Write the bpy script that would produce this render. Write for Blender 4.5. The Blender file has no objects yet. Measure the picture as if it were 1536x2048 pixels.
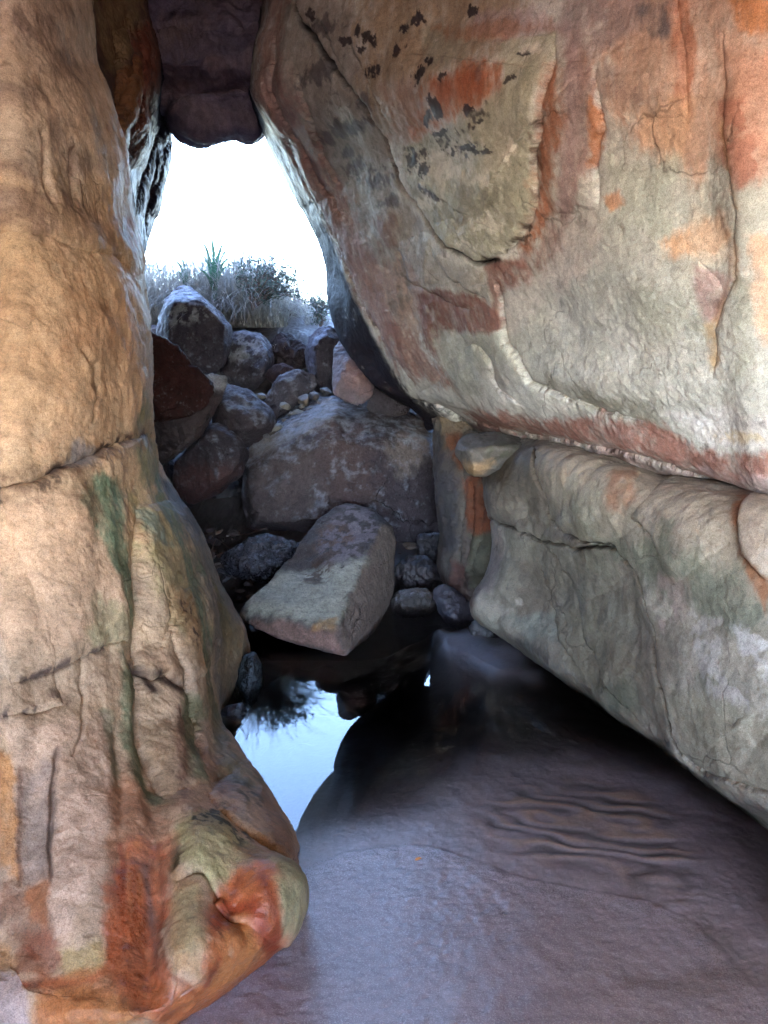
import bpy, bmesh, math, random, time
import numpy as np
from mathutils import Vector
T0 = time.time()
rng = np.random.default_rng(7)
random.seed(7)
sc = bpy.context.scene
COL = sc.collection

# ------------------------------------------------------------------ camera
F = 1547.0            # focal length in photo pixels (1536 x 2048)
PITCH = math.radians(12.0)
CAMH = 1.5
SP, CP = math.sin(PITCH), math.cos(PITCH)
STEP = 2.0            # mesh spacing in photo pixels
cd = bpy.data.cameras.new('camera'); cam = bpy.data.objects.new('camera', cd); COL.objects.link(cam)
cam.location = (0, 0, CAMH); cam.rotation_euler = (math.pi/2 - PITCH, 0, 0)
cd.sensor_fit = 'VERTICAL'; cd.sensor_height = 24.0; cd.lens = 24.0*F/2048.0
cd.clip_start = 0.02; cd.clip_end = 2000
sc.camera = cam

def P(px, py, d):
    a = (px-768.0)/F; b = (1024.0-py)/F
    return np.array((a*d, d*(b*SP+CP), CAMH + d*(b*CP-SP)))
def proj(V):
    x = V[:, 0]; y = V[:, 1]; z = V[:, 2]-CAMH
    d = y*CP - z*SP; u = y*SP + z*CP
    ok = d > 0.15
    dd = np.where(ok, d, 1.0)
    px = np.where(ok, 768+F*x/dd, -9999.0); py = np.where(ok, 1024-F*u/dd, -9999.0)
    return px, py, d

# ------------------------------------------------------------------ noise
_perm = rng.permutation(256); _perm = np.concatenate([_perm, _perm, _perm])
_g = rng.normal(size=(256, 3)); _g /= np.linalg.norm(_g, axis=1)[:, None]
def perlin(p):
    i = np.floor(p).astype(np.int64); f = p - i; i &= 255
    w = f*f*f*(f*(f*6-15)+10)
    out = 0
    for dx in (0, 1):
        wx = w[:, 0] if dx else 1-w[:, 0]
        for dy in (0, 1):
            wy = w[:, 1] if dy else 1-w[:, 1]
            for dz in (0, 1):
                wz = w[:, 2] if dz else 1-w[:, 2]
                h = _perm[_perm[_perm[i[:, 0]+dx]+i[:, 1]+dy]+i[:, 2]+dz]
                g = _g[h]
                dot = g[:, 0]*(f[:, 0]-dx)+g[:, 1]*(f[:, 1]-dy)+g[:, 2]*(f[:, 2]-dz)
                out = out + wx*wy*wz*dot
    return out*1.5
def fbm(p, octs=4, gain=0.5, lac=2.03, off=0.0, mode=''):
    p = p + off; a = 1.0; s = 0; t = 0
    for _ in range(octs):
        n = perlin(p)
        if mode == 'ridge': n = 1-2*np.abs(n)
        elif mode == 'billow': n = 2*np.abs(n)-.6
        s = s + a*n; t += a; a *= gain; p = p*lac+17.3
    return s/t
def sstep(a, b, x):
    t = np.clip((x-a)/(b-a), 0, 1); return t*t*(3-2*t)
def lin(c):
    c = np.array(c, float)/255.0
    return np.where(c <= .04045, c/12.92, ((c+.055)/1.055)**2.4)

def poly_sd(px, py, poly):
    """signed distance, positive inside"""
    q = np.array(poly, float); n = len(q)
    best = np.full(px.shape, 1e18); ins = np.zeros(px.shape, bool)
    for k in range(n):
        a = q[k]; b = q[(k+1) % n]; e = b-a
        wx = px-a[0]; wy = py-a[1]
        t = np.clip((wx*e[0]+wy*e[1])/(e@e+1e-9), 0, 1)
        dx = wx-e[0]*t; dy = wy-e[1]*t
        best = np.minimum(best, dx*dx+dy*dy)
        c = ((a[1] <= py) & (b[1] > py)) | ((b[1] <= py) & (a[1] > py))
        with np.errstate(divide='ignore', invalid='ignore'):
            xi = a[0]+(py-a[1])*e[0]/(e[1] if e[1] != 0 else 1e-9)
        ins ^= c & (px < xi)
    d = np.sqrt(best)
    return np.where(ins, d, -d)
def line_sd(px, py, pts):
    """signed distance to an open polyline, positive to the right-hand side of travel seen in the photo; plus fraction along"""
    q = np.array(pts, float)
    best = np.full(px.shape, 1e18); sgn = np.ones(px.shape); fr = np.zeros(px.shape)
    n = len(q)-1
    for k in range(n):
        a = q[k]; e = q[k+1]-a
        wx = px-a[0]; wy = py-a[1]
        t = np.clip((wx*e[0]+wy*e[1])/(e@e+1e-9), 0, 1)
        dx = wx-e[0]*t; dy = wy-e[1]*t; d2 = dx*dx+dy*dy
        m = d2 < best
        best = np.where(m, d2, best)
        sgn = np.where(m, np.where(e[0]*wy-e[1]*wx >= 0, -1.0, 1.0), sgn)
        fr = np.where(m, (k+t)/n, fr)
    return np.sqrt(best), sgn, fr

# ------------------------------------------------------------------ mesh builders
def link_mesh(name, V, faces, colr=None, parent=None, smooth=True, mat=None):
    me = bpy.data.meshes.new(name)
    faces = np.asarray(faces, np.int32); k = faces.shape[1]
    me.vertices.add(len(V)); me.vertices.foreach_set('co', np.ascontiguousarray(V, np.float32).ravel())
    me.loops.add(faces.size); me.loops.foreach_set('vertex_index', faces.ravel())
    me.polygons.add(len(faces))
    me.polygons.foreach_set('loop_start', np.arange(0, faces.size, k, dtype=np.int32))
    me.polygons.foreach_set('loop_total', np.full(len(faces), k, np.int32))
    me.update(calc_edges=True); me.validate()
    me.polygons.foreach_set('use_smooth', np.full(len(me.polygons), bool(smooth)))
    if colr is not None: set_col(me, colr)
    o = bpy.data.objects.new(name, me); COL.objects.link(o)
    if parent: o.parent = parent
    if mat: me.materials.append(mat)
    return o
def set_col(me, colr):
    at = me.color_attributes.new('Col', 'FLOAT_COLOR', 'POINT')
    c = np.ones((len(me.vertices), 4), np.float32); c[:, :colr.shape[1]] = colr
    at.data.foreach_set('color', c.ravel())
def tag(o, label=None, cat=None, group=None, kind=None):
    if label: o['label'] = label
    if cat: o['category'] = cat
    if group: o['group'] = group
    if kind: o['kind'] = kind
    return o
def empty(name, loc=(0, 0, 0)):
    o = bpy.data.objects.new(name, None); o.empty_display_size = .1; COL.objects.link(o); o.location = loc; return o

def cr(p0, p1, p2, p3, t):
    t = t[:, None, None]
    return .5*((2*p1)+(-p0+p2)*t+(2*p0-5*p1+4*p2-p3)*t*t+(-p0+3*p1-3*p2+p3)*t*t*t)
def resample(A, counts):
    """A [n, m, 3], Catmull-Rom along axis 0"""
    n = len(A); out = []
    for i in range(n-1):
        p1, p2 = A[i], A[i+1]
        p0 = A[i-1] if i > 0 else 2*p1-p2
        p3 = A[i+2] if i+2 < n else 2*p2-p1
        t = np.arange(counts[i])/counts[i]
        out.append(cr(p0[None], p1[None], p2[None], p3[None], t))
    out.append(A[-1][None])
    return np.concatenate(out)
def seg_counts(A):
    """how finely each segment along axis 0 must be cut so that its in-frame part has STEP spacing"""
    n, m, _ = A.shape
    cs = []
    for i in range(n-1):
        L = 0
        for j in range(m):
            pts = A[i][None, j]*(1-np.linspace(0, 1, 9))[:, None]+A[i+1][None, j]*np.linspace(0, 1, 9)[:, None]
            px, py, d = proj(pts)
            inn = (px > -60) & (px < 1600) & (py > -60) & (py < 2110)
            if inn.any():
                dl = np.hypot(np.diff(px), np.diff(py)); ok = inn[1:] | inn[:-1]
                dl = np.where(dl > 1200, 0, dl)
                L = max(L, dl[ok].sum())
                L = max(L, .35*np.linalg.norm(A[i, j]-A[i+1, j])*F/max(d.min(), 1.2))
        cs.append(int(np.clip(math.ceil(L/STEP), 8, 500)))
    return cs
def patch(net):
    A = np.array(net, float)
    c0 = seg_counts(A); c1 = seg_counts(A.transpose(1, 0, 2))
    B = resample(A, c0)
    B = resample(B.transpose(1, 0, 2), c1).transpose(1, 0, 2)
    return B
def grid_faces(r, c):
    i = np.arange(r*c).reshape(r, c)
    return np.stack([i[:-1, :-1], i[1:, :-1], i[1:, 1:], i[:-1, 1:]], -1).reshape(-1, 4)
def grid_normals(B, toward=None):
    du = np.gradient(B, axis=0); dv = np.gradient(B, axis=1)
    n = np.cross(du, dv); n /= np.linalg.norm(n, axis=2)[..., None]+1e-12
    return n

SAT, ALB = .62, .85
class Surf:
    """a rock surface: base patch, relief given at photo positions, colour given at photo positions"""
    def __init__(s, net, flip=False):
        s.B = patch(net); s.r, s.c = s.B.shape[:2]
        s.N = grid_normals(s.B)
        if flip: s.N = -s.N
        s.flip = flip
        s.V = s.B.reshape(-1, 3).copy(); s.n = s.N.reshape(-1, 3)
        s.px, s.py, s.d = proj(s.V)
        w = s.V*3.0
        s.wx = s.px + 14*fbm(w, 3, off=3.1)+9*fbm(s.V*14, 4, off=9.4, gain=.65); s.wy = s.py + 14*fbm(w, 3, off=51.7)+9*fbm(s.V*14, 4, off=77.4, gain=.65)
        s.h = np.zeros(len(s.V)); s.col = np.zeros((len(s.V), 3)); s.wet = np.zeros(len(s.V))
    def box(s, q, pad):
        q = np.array(q, float)
        return np.nonzero((s.px > q[:, 0].min()-pad) & (s.px < q[:, 0].max()+pad) & (s.py > q[:, 1].min()-pad) & (s.py < q[:, 1].max()+pad))[0]
    def bump(s, cx, cy, rx, ry, h, ang=0):
        a = math.radians(ang); dx = s.wx-cx; dy = s.wy-cy
        u = (dx*math.cos(a)+dy*math.sin(a))/rx; v = (-dx*math.sin(a)+dy*math.cos(a))/ry
        s.h += h*np.exp(-(u*u+v*v))
    def crack(s, pts, w=4, depth=.02, jit=1.0, taper=True):
        i = s.box(pts, w*5+30)
        x = s.wx[i]; y = s.wy[i]
        d, sg, fr = line_sd(x, y, pts)
        tp = np.sqrt(np.clip(np.minimum(fr, 1-fr)*6, 0, 1)) if taper else 1
        s.h[i] -= depth*tp*np.exp(-(d/w)**2)
    def step(s, pts, h=.03, w=14, L=150, jit=1.0, side=1, groove=.5, taper=True):
        """raise one side of a line with a rounded edge and a groove along it"""
        L, w, h = (L, w, h) if L < 30 else (max(L*1.9, 130), max(w*.6, 3.2), h*.8)
        i = s.box(pts, L*2.2)
        x = s.wx[i]; y = s.wy[i]
        d, sg, fr = line_sd(x, y, pts)
        tp = np.sqrt(np.clip(np.minimum(fr, 1-fr)*5, 0, 1)) if taper else 1
        on = (sg*side < 0)
        s.h[i] += tp*np.where(on, h*(1-np.exp(-d/w))*np.exp(-(d/L)**2), -h*groove*np.exp(-(d/(w*.45))))
    def noise(s, amp, freq, octs=4, mode='', off=0., aniso=(1, 1, 1), gain=.5):
        s.h += amp*fbm(s.V*freq*np.array(aniso), octs, off=off, mode=mode, gain=gain)
    def base(s, cols, freq=2.0, off=0., aniso=(1, 1, 1), sharp=1.6):
        n = np.clip(.5+sharp*.5*fbm(s.V*freq*np.array(aniso), 5, off=off), 0, .9999)*(len(cols)-1)
        k = n.astype(int); f = (n-k)[:, None]; C = np.array([lin(c) for c in cols])
        s.col = C[k]*(1-f)+C[k+1]*f
    def paint(s, poly, c, soft=10, op=1.0, speck=0., warp=1.0, freq=10., thr=None, wet=None):
        i = s.box(poly, soft*2+40)
        if len(i) == 0: return
        x = s.wx[i]; y = s.wy[i]
        sd = poly_sd(x, y, poly)
        n = fbm(s.V[i]*freq, 4, off=c[0]*.37+poly[0][0]*.11, gain=.6)
        n2 = fbm(s.V[i]*np.array((34, 34, 10)), 4, off=c[1]*.21, gain=.7)
        sd = sd + n*soft*1.8 + n2*max(soft, 5)*1.3
        a = sstep(-soft, soft, sd)*op*np.clip(.92+.5*n2+.25*n, .35, 1)
        if speck: a = a*np.clip(1-speck+speck*1.6*(n+.35)/.5, 0, 1)
        if thr is not None: a = a*sstep(thr, thr+.12, n)
        a = a[:, None]
        s.col[i] = s.col[i]*(1-a)+lin(c)*a
        if wet is not None: s.wet[i] = s.wet[i]*(1-a[:, 0])+wet*a[:, 0]
    def blotch(s, x, y, rx, ry, c, thr=.0, freq=16., op=.9, ang=0, wd=.10):
        a = math.radians(ang); dx = s.wx-x; dy = s.wy-y
        i = np.nonzero((np.abs(dx) < 2.5*(rx+ry)) & (np.abs(dy) < 2.5*(rx+ry)))[0]
        if len(i) == 0: return
        u = (dx[i]*math.cos(a)+dy[i]*math.sin(a))/rx; v = (-dx[i]*math.sin(a)+dy[i]*math.cos(a))/ry
        n = fbm(s.V[i]*freq, 5, off=x*.13+y*.07, gain=.65)
        m = (sstep(thr, thr+wd, n+.55-.6*(u*u+v*v)**.5)*op)[:, None]
        s.col[i] = s.col[i]*(1-m)+lin(c)*m
    def streak(s, pts, w, c, op=1., thr=None, freq=14., warp=1.0, aniso=(1, 1, 1)):
        i = s.box(pts, w*3+40)
        if len(i) == 0: return
        x = s.wx[i]; y = s.wy[i]
        d, sg, fr = line_sd(x, y, pts)
        n = fbm(s.V[i]*freq*np.array(aniso), 4, off=c[1]*.31+pts[0][0]*.07, gain=.6)
        a = np.exp(-(d/(w*(1+.9*n)))**2)*op
        if thr is not None: a = a*sstep(thr, thr+.15, n)
        s.col[i] = s.col[i]*(1-a[:, None])+lin(c)*a[:, None]
    def mottle(s, amt, freq, off=0., aniso=(1, 1, 1), tint=(1, 1, 1), octs=5):
        n = fbm(s.V*freq*np.array(aniso), octs, off=off, gain=.62)
        s.col *= np.clip(1+amt*n[:, None]*np.array(tint), .25, 2.2)
    def patches(s, c, freq, thr, soft=.1, op=1., off=0., aniso=(1, 1, 1), mask=None):
        n = fbm(s.V*freq*np.array(aniso), 5, off=off, gain=.6)
        a = sstep(thr, thr+soft, n)*op
        if mask is not None: a = a*mask
        s.col = s.col*(1-a[:, None])+lin(c)*a[:, None]
    def build(s, name, mat, parent=None):
        V = s.V+s.n*s.h[:, None]
        f = grid_faces(s.r, s.c)
        if s.flip: f = f[:, ::-1]
        lum = s.col@np.array((.3, .55, .15)); s.col = (lum[:, None]+(s.col-lum[:, None])*getattr(s, 'sat', SAT))*getattr(s, 'alb', ALB)*np.array(getattr(s, 'tint', (1, 1, 1)))
        return link_mesh(name, V, f, np.concatenate([np.clip(s.col, .003, .9), s.wet[:, None]], 1), parent, True, mat)

# ------------------------------------------------------------------ materials
def new_mat(name):
    m = bpy.data.materials.new(name); m.use_nodes = True
    nt = m.node_tree; nt.nodes.clear()
    return m, nt, nt.nodes.new, nt.links.new
def rock_mat(name, bump=.35, fine=90., mid=22., rough=.82, var=.28, dark_pits=.35, lichen=None, lscale=30., lthr=.58, spec=.3, frac=2.0, grain=.3):
    m, nt, N, L = new_mat(name)
    out = N('ShaderNodeOutputMaterial'); bs = N('ShaderNodeBsdfPrincipled'); L(bs.outputs[0], out.inputs[0])
    at = N('ShaderNodeAttribute'); at.attribute_name = 'Col'
    tc = N('ShaderNodeTexCoord')
    n1 = N('ShaderNodeTexNoise'); n1.inputs['Scale'].default_value = mid; n1.inputs['Detail'].default_value = 8; n1.inputs['Roughness'].default_value = .65
    n2 = N('ShaderNodeTexNoise'); n2.inputs['Scale'].default_value = fine; n2.inputs['Detail'].default_value = 6; n2.inputs['Roughness'].default_value = .7
    n3 = N('ShaderNodeTexNoise'); n3.inputs['Scale'].default_value = fine*3.3; n3.inputs['Detail'].default_value = 3
    for n in (n1, n2, n3): L(tc.outputs['Object'], n.inputs['Vector'])
    def math_(op, a, b=None, clamp=False):
        x = N('ShaderNodeMath'); x.operation = op; x.use_clamp = clamp
        for k, v in enumerate((a, b)):
            if v is None: continue
            if isinstance(v, (int, float)): x.inputs[k].default_value = v
            else: L(v, x.inputs[k])
        return x.outputs[0]
    s = math_('ADD', math_('MULTIPLY', n1.outputs['Fac'], .55), math_('MULTIPLY', n2.outputs['Fac'], .45))
    g = N('ShaderNodeMapRange'); g.inputs[1].default_value = .3; g.inputs[2].default_value = .7
    g.inputs[3].default_value = 1-var; g.inputs[4].default_value = 1+var; L(s, g.inputs[0])
    g3 = N('ShaderNodeMapRange'); g3.inputs[1].default_value = .3; g3.inputs[2].default_value = .7; g3.inputs[3].default_value = 1-grain; g3.inputs[4].default_value = 1+grain; L(n3.outputs['Fac'], g3.inputs[0])
    pit = N('ShaderNodeMapRange'); pit.inputs[1].default_value = .30; pit.inputs[2].default_value = .42
    pit.inputs[3].default_value = 1-dark_pits; pit.inputs[4].default_value = 1; L(n2.outputs['Fac'], pit.inputs[0])
    mul = N('ShaderNodeMix'); mul.data_type = 'RGBA'; mul.blend_type = 'MULTIPLY'; mul.inputs[0].default_value = 1
    L(at.outputs['Color'], mul.inputs[6])
    cmb = N('ShaderNodeCombineColor'); gm = math_('MULTIPLY', math_('MULTIPLY', g.outputs[0], pit.outputs[0]), g3.outputs[0])
    for k in range(3): L(gm, cmb.inputs[k])
    L(cmb.outputs[0], mul.inputs[7])
    colr = mul.outputs[2]
    wn = N('ShaderNodeTexNoise'); wn.inputs['Scale'].default_value = 2.2; wn.inputs['Detail'].default_value = 5; L(tc.outputs['Object'], wn.inputs['Vector'])
    wv = N('ShaderNodeVectorMath'); wv.operation = 'MULTIPLY_ADD'; L(wn.outputs['Color'], wv.inputs[0]); wv.inputs[1].default_value = (.55, .55, .55); L(tc.outputs['Object'], wv.inputs[2])
    vo = N('ShaderNodeTexVoronoi'); vo.feature = 'DISTANCE_TO_EDGE'; vo.inputs['Scale'].default_value = frac; L(wv.outputs[0], vo.inputs['Vector'])
    fm = N('ShaderNodeMapRange'); fm.inputs[1].default_value = .0; fm.inputs[2].default_value = .011; fm.inputs[3].default_value = 1; fm.inputs[4].default_value = 0; L(vo.outputs['Distance'], fm.inputs[0])
    fk = N('ShaderNodeMapRange'); fk.inputs[1].default_value = .555; fk.inputs[2].default_value = .63; L(wn.outputs['Fac'], fk.inputs[0])
    crk = math_('MULTIPLY', fm.outputs[0], fk.outputs[0])
    cm = N('ShaderNodeMix'); cm.data_type = 'RGBA'; L(math_('MULTIPLY', crk, .38), cm.inputs[0]); L(colr, cm.inputs[6]); cm.inputs[7].default_value = (.03, .022, .02, 1); colr = cm.outputs[2]
    if lichen:
        nl = N('ShaderNodeTexNoise'); nl.inputs['Scale'].default_value = lscale; nl.inputs['Detail'].default_value = 7; nl.inputs['Roughness'].default_value = .72
        nb = N('ShaderNodeTexNoise'); nb.inputs['Scale'].default_value = 5; nb.inputs['Detail'].default_value = 3
        L(tc.outputs['Object'], nl.inputs['Vector']); L(tc.outputs['Object'], nb.inputs['Vector'])
        sm = math_('ADD', math_('MULTIPLY', nl.outputs['Fac'], .7), math_('MULTIPLY', nb.outputs['Fac'], .3))
        mr = N('ShaderNodeMapRange'); mr.inputs[1].default_value = lthr; mr.inputs[2].default_value = lthr+.12; mr.inputs[4].default_value = .5
        L(sm, mr.inputs[0])
        mx = N('ShaderNodeMix'); mx.data_type = 'RGBA'; L(mr.outputs[0], mx.inputs[0]); L(colr, mx.inputs[6])
        mx.inputs[7].default_value = (*lin(lichen), 1); colr = mx.outputs[2]
    L(colr, bs.inputs['Base Color'])
    wr = N('ShaderNodeMapRange'); wr.inputs[3].default_value = rough; wr.inputs[4].default_value = .22
    L(at.outputs['Alpha'], wr.inputs[0])
    rr = math_('ADD', wr.outputs[0], math_('MULTIPLY', math_('SUBTRACT', n2.outputs['Fac'], .5), .3), True)
    L(rr, bs.inputs['Roughness']); sp_r = N('ShaderNodeMapRange'); sp_r.inputs[3].default_value = spec; sp_r.inputs[4].default_value = max(spec, .5); L(at.outputs['Alpha'], sp_r.inputs[0]); L(sp_r.outputs[0], bs.inputs['Specular IOR Level'])
    hgt = math_('ADD', math_('ADD', math_('MULTIPLY', n1.outputs['Fac'], 1.0), math_('MULTIPLY', n2.outputs['Fac'], .35)), math_('MULTIPLY', n3.outputs['Fac'], .10))
    hgt = math_('SUBTRACT', hgt, math_('MULTIPLY', crk, .8))
    bp = N('ShaderNodeBump'); bp.inputs['Strength'].default_value = bump; bp.inputs['Distance'].default_value = .02
    L(hgt, bp.inputs['Height']); L(bp.outputs[0], bs.inputs['Normal'])
    return m
M_wall = rock_mat('sandstone', spec=.05,  bump=.36, rough=.62, var=.34, dark_pits=.35, fine=110)
M_wallR = rock_mat('pale_sandstone', spec=.07, bump=.3, rough=.62, var=.3, dark_pits=.3, mid=18, fine=110)
M_boulder = rock_mat('boulder_rock', spec=.15, bump=1., fine=70, mid=16, rough=.7, var=.5, lichen=(124, 126, 128), lscale=34, lthr=.565)
M_dark = rock_mat('wet_dark_rock', bump=.8, fine=60, mid=18, rough=.4, var=.35, spec=.5)
M_stone = rock_mat('stone', bump=.4, rough=.6, var=.3)
print('t materials', round(time.time()-T0, 1))

# ------------------------------------------------------------------ left wall
def LW():
    W = lambda x, y, z: np.array((x, y, z))
    XL = lambda d, x=-1.95: 768+F*x/d
    #  silhouette of the near pillar: (py, px, d)
    rows = [
     # py,  B(px,d)      C          D          E         F(silh)      G           H           I          J          K          L
     (-420, (-140,2.15),(20,2.5),(70,2.75),(120,3.05),(150,3.4),(180,3.8),(225,4.3),(250,4.7),(280,5.1),(300,5.7),(300,6.4)),
     (-160, (-140,2.15),(20,2.45),(85,2.7),(140,3.0),(172,3.35),(174,3.85),(250,4.35),(275,4.6),(295,5.05),(310,5.65),(310,6.3)),
     (0,    (-140,2.15),(30,2.42),(95,2.65),(150,2.95),(184,3.3),(186,3.8),(262,4.3),(290,4.55),(305,5.05),(322,5.65),(325,6.3)),
     (110,  (-140,2.12),(30,2.40),(100,2.6),(155,2.9),(187,3.25),(190,3.78),(266,4.25),(291,4.5),(306,5.05),(325,5.65),(332,6.2)),
     (190,  (-140,2.12),(35,2.38),(110,2.58),(180,2.85),(216,3.2),(218,3.7),(266,4.15),(287,4.45),(302,5.1),(326,5.65),(334,6.15)),
     (290,  (-140,2.12),(40,2.36),(120,2.55),(200,2.82),(237,3.15),(236,3.6),(250,4.0),(258,4.35),(280,5.15),(322,5.7),(334,6.1)),
     (400,  (-140,2.12),(40,2.35),(125,2.52),(208,2.8),(246,3.15),(252,3.6),(254,4.1),(258,4.7),(274,5.35),(303,5.8),(312,6.2)),
     (490,  (-140,2.12),(45,2.33),(135,2.5),(225,2.8),(266,3.12),(266,3.6),(262,4.2),(262,4.8),(268,5.35),(285,5.9),(290,6.3)),
     (600,  (-140,2.10),(50,2.3),(140,2.46),(235,2.75),(281,3.1),(278,3.55),(268,4.2),(262,4.9),(258,5.45),(258,5.95),(258,6.4)),
     (760,  (-140,2.08),(50,2.28),(150,2.44),(250,2.72),(297,3.08),(292,3.5),(270,4.2),(240,4.9),(XL(5.4),5.4),(XL(5.9),5.9),(XL(6.4),6.4)),
     (900,  (-140,2.05),(50,2.25),(155,2.4),(262,2.7),(312,3.05),(308,3.45),(300,3.9),(270,4.7),(XL(5.4),5.4),(XL(5.9),5.9),(XL(6.4),6.4)),
     (985,  (-140,2.03),(50,2.22),(155,2.36),(265,2.68),(317,3.02),(330,3.4),(352,3.95),(300,4.7),(XL(5.4),5.4),(XL(5.9),5.9),(XL(6.4),6.4)),
     (1080, (-140,2.0),(55,2.2),(165,2.34),(300,2.66),(356,3.0),(370,3.35),(402,3.95),(340,4.7),(XL(5.4),5.4),(XL(5.9),5.9),(XL(6.4),6.4)),
     (1190, (-140,1.97),(55,2.16),(170,2.3),(320,2.62),(386,2.98),(408,3.35),(448,3.92),(380,4.7),(XL(5.4),5.4),(XL(5.9),5.9),(XL(6.4),6.4)),
     (1290, (-140,1.94),(55,2.12),(170,2.26),(330,2.6),(400,2.96),(436,3.32),(492,3.85),(420,4.6),(XL(5.4),5.4),(XL(5.9),5.9),(XL(6.4),6.4)),
     (1380, (-140,1.9),(55,2.08),(170,2.2),(345,2.55),(418,2.95),(440,3.3),(462,3.75),(400,4.6),(XL(5.4),5.4),(XL(5.9),5.9),(XL(6.4),6.4)),
     (1460, (-140,1.87),(60,2.03),(175,2.15),(355,2.48),(438,2.92),(430,3.3),(415,3.9),(370,4.6),(XL(5.4),5.4),(XL(5.9),5.9),(XL(6.4),6.4)),
     (1560, (-140,1.83),(65,1.98),(185,2.07),(400,2.32),(513,2.68),(470,3.15),(410,3.8),(340,4.5),(XL(5.4),5.4),(XL(5.9),5.9),(XL(6.4),6.4)),
     (1650, (-140,1.79),(70,1.92),(200,1.97),(440,2.13),(555,2.42),(520,2.95),(410,3.7),(330,4.5),(XL(5.4),5.4),(XL(5.9),5.9),(XL(6.4),6.4)),
     (1735, (-140,1.75),(75,1.86),(210,1.88),(465,1.97),(580,2.22),(550,2.7),(410,3.6),(330,4.5),(XL(5.4),5.4),(XL(5.9),5.9),(XL(6.4),6.4)),
     (1800, (-140,1.72),(80,1.81),(220,1.81),(480,1.86),(596,2.09),(560,2.55),(410,3.5),(330,4.5),(XL(5.4),5.4),(XL(5.9),5.9),(XL(6.4),6.4)),
     (1862, (-140,1.69),(80,1.76),(220,1.74),(470,1.79),(585,2.0),(540,2.45),(410,3.4),(330,4.5),(XL(5.4),5.4),(XL(5.9),5.9),(XL(6.4),6.4)),
     (1930, (-140,1.66),(80,1.71),(210,1.68),(420,1.72),(536,1.93),(500,2.3),(400,3.3),(330,4.4),(XL(5.4),5.4),(XL(5.9),5.9),(XL(6.4),6.4)),
     (1995, (-140,1.62),(80,1.67),(200,1.64),(370,1.66),(462,1.82),(430,2.2),(380,3.2),(330,4.4),(XL(5.4),5.4),(XL(5.9),5.9),(XL(6.4),6.4)),
     (2050, (-140,1.58),(60,1.63),(170,1.61),(300,1.63),(366,1.76),(350,2.1),(360,3.1),(330,4.4),(XL(5.4),5.4),(XL(5.9),5.9),(XL(6.4),6.4)),
     (2110, (-140,1.6),(50,1.66),(150,1.66),(250,1.68),(290,1.75),(280,2.05),(330,3.1),(330,4.4),(XL(5.4),5.4),(XL(5.9),5.9),(XL(6.4),6.4)),
    ]
    net = []
    for r in rows:
        py = r[0]; pts = [P(q[0], py, q[1]) for q in r[1:]]
        # under the floor the hidden columns simply go on down
        z = pts[0][2]
        net.append([W(-3.6, -2.6, z*1.25), W(-2.3, -.9, z*1.1), W(-1.55, .5, z)]+pts)
    # close the roof side: a last row far above
    top = [W(p[0]-.3, p[1], 5.6) for p in net[0]]
    net = [top]+net
    s = Surf(net, flip=True)
    # which way is the normal? towards the camera on the visible part
    c = np.array((0, 0, CAMH)); k = (s.px > 20) & (s.px < 150) & (s.py > 300) & (s.py < 1500)
    if ((c-s.V[k])*s.n[k]).sum(1).mean() < 0: s.flip = not s.flip; s.n = -s.n
    # ---- relief
    s.noise(.045, 1.7, 3, off=2.)
    s.noise(.024, 4.2, 4, off=5., aniso=(1, 1, 1.2))
    s.noise(.0042, 11, 4, off=7., aniso=(1, 1, 1.3), mode='ridge')
    s.noise(.003, 42, 4, off=8.)
    b = s.bump
    b(120, 640, 170, 150, .05); b(110, 800, 180, 60, .025); b(60, 200, 130, 200, .03); b(150, 1130, 90, 160, .03)
    b(540, 1790, 62, 80, .06, 15); b(430, 1900, 90, 60, .04); b(400, 1700, 70, 50, .03, -20); b(130, 1800, 70, 120, .035, 8)
    b(300, 1860, 34, 150, -.05, 5); b(468, 1815, 26, 50, -.045, -25); b(60, 1600, 24, 230, -.02); b(385, 1860, 40, 120, .03)
    b(290, 1480, 22, 200, -.028, -6); b(340, 1450, 26, 220, .022, -8); b(420, 1450, 20, 200, -.02, -10); b(235, 1560, 14, 200, -.015)
    b(30, 1960, 60, 60, .03); b(150, 2010, 120, 50, .03); b(200, 1060, 60, 110, -.02, 20)
    b(225, 1200, 20, 300, .015, -8); b(275, 1130, 16, 170, -.03, -8)
    s.step([(0, 985), (60, 968), (120, 935), (200, 905), (300, 868)], .035, 12, 160, side=1, groove=.7)
    s.step([(0, 470), (90, 470), (150, 500), (230, 520), (262, 560)], .025, 16, 120, side=-1, groove=.3)
    s.step([(15, 1372), (110, 1335), (210, 1285), (260, 1270)], .018, 10, 100, side=-1, groove=.8)
    s.step([(0, 1432), (60, 1424), (120, 1410)], .018, 8, 80, side=-1, groove=.8)
    s.crack([(155, 1290), (160, 1400), (150, 1480), (130, 1520)], 4, .012)
    s.crack([(105, 1500), (100, 1600), (98, 1700), (110, 1780)], 6, .012)
    s.step([(270, 1010), (275, 1100), (283, 1220), (270, 1330), (285, 1480), (330, 1600)], .035, 10, 60, side=-1, groove=.5)
    s.step([(322, 1180), (330, 1280), (355, 1390), (395, 1480), (430, 1560)], .03, 9, 60, side=-1, groove=.5)
    s.step([(255, 1318), (275, 1345), (300, 1362), (318, 1350), (345, 1385)], .03, 7, 50, side=-1, groove=1.0)
    s.step([(350, 1770), (400, 1765), (440, 1795), (430, 1810)], .03, 9, 60, side=-1, groove=.6)
    s.step([(410, 1600), (450, 1640), (520, 1700), (560, 1735)], .03, 10, 60, side=-1, groove=.5)
    s.crack([(140, 700), (180, 740), (185, 800), (175, 850)], 5, .012); s.crack([(70, 260), (80, 380), (95, 410)], 6, .015)
    s.crack([(130, 300), (140, 360), (138, 420)], 6, .018)
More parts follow.
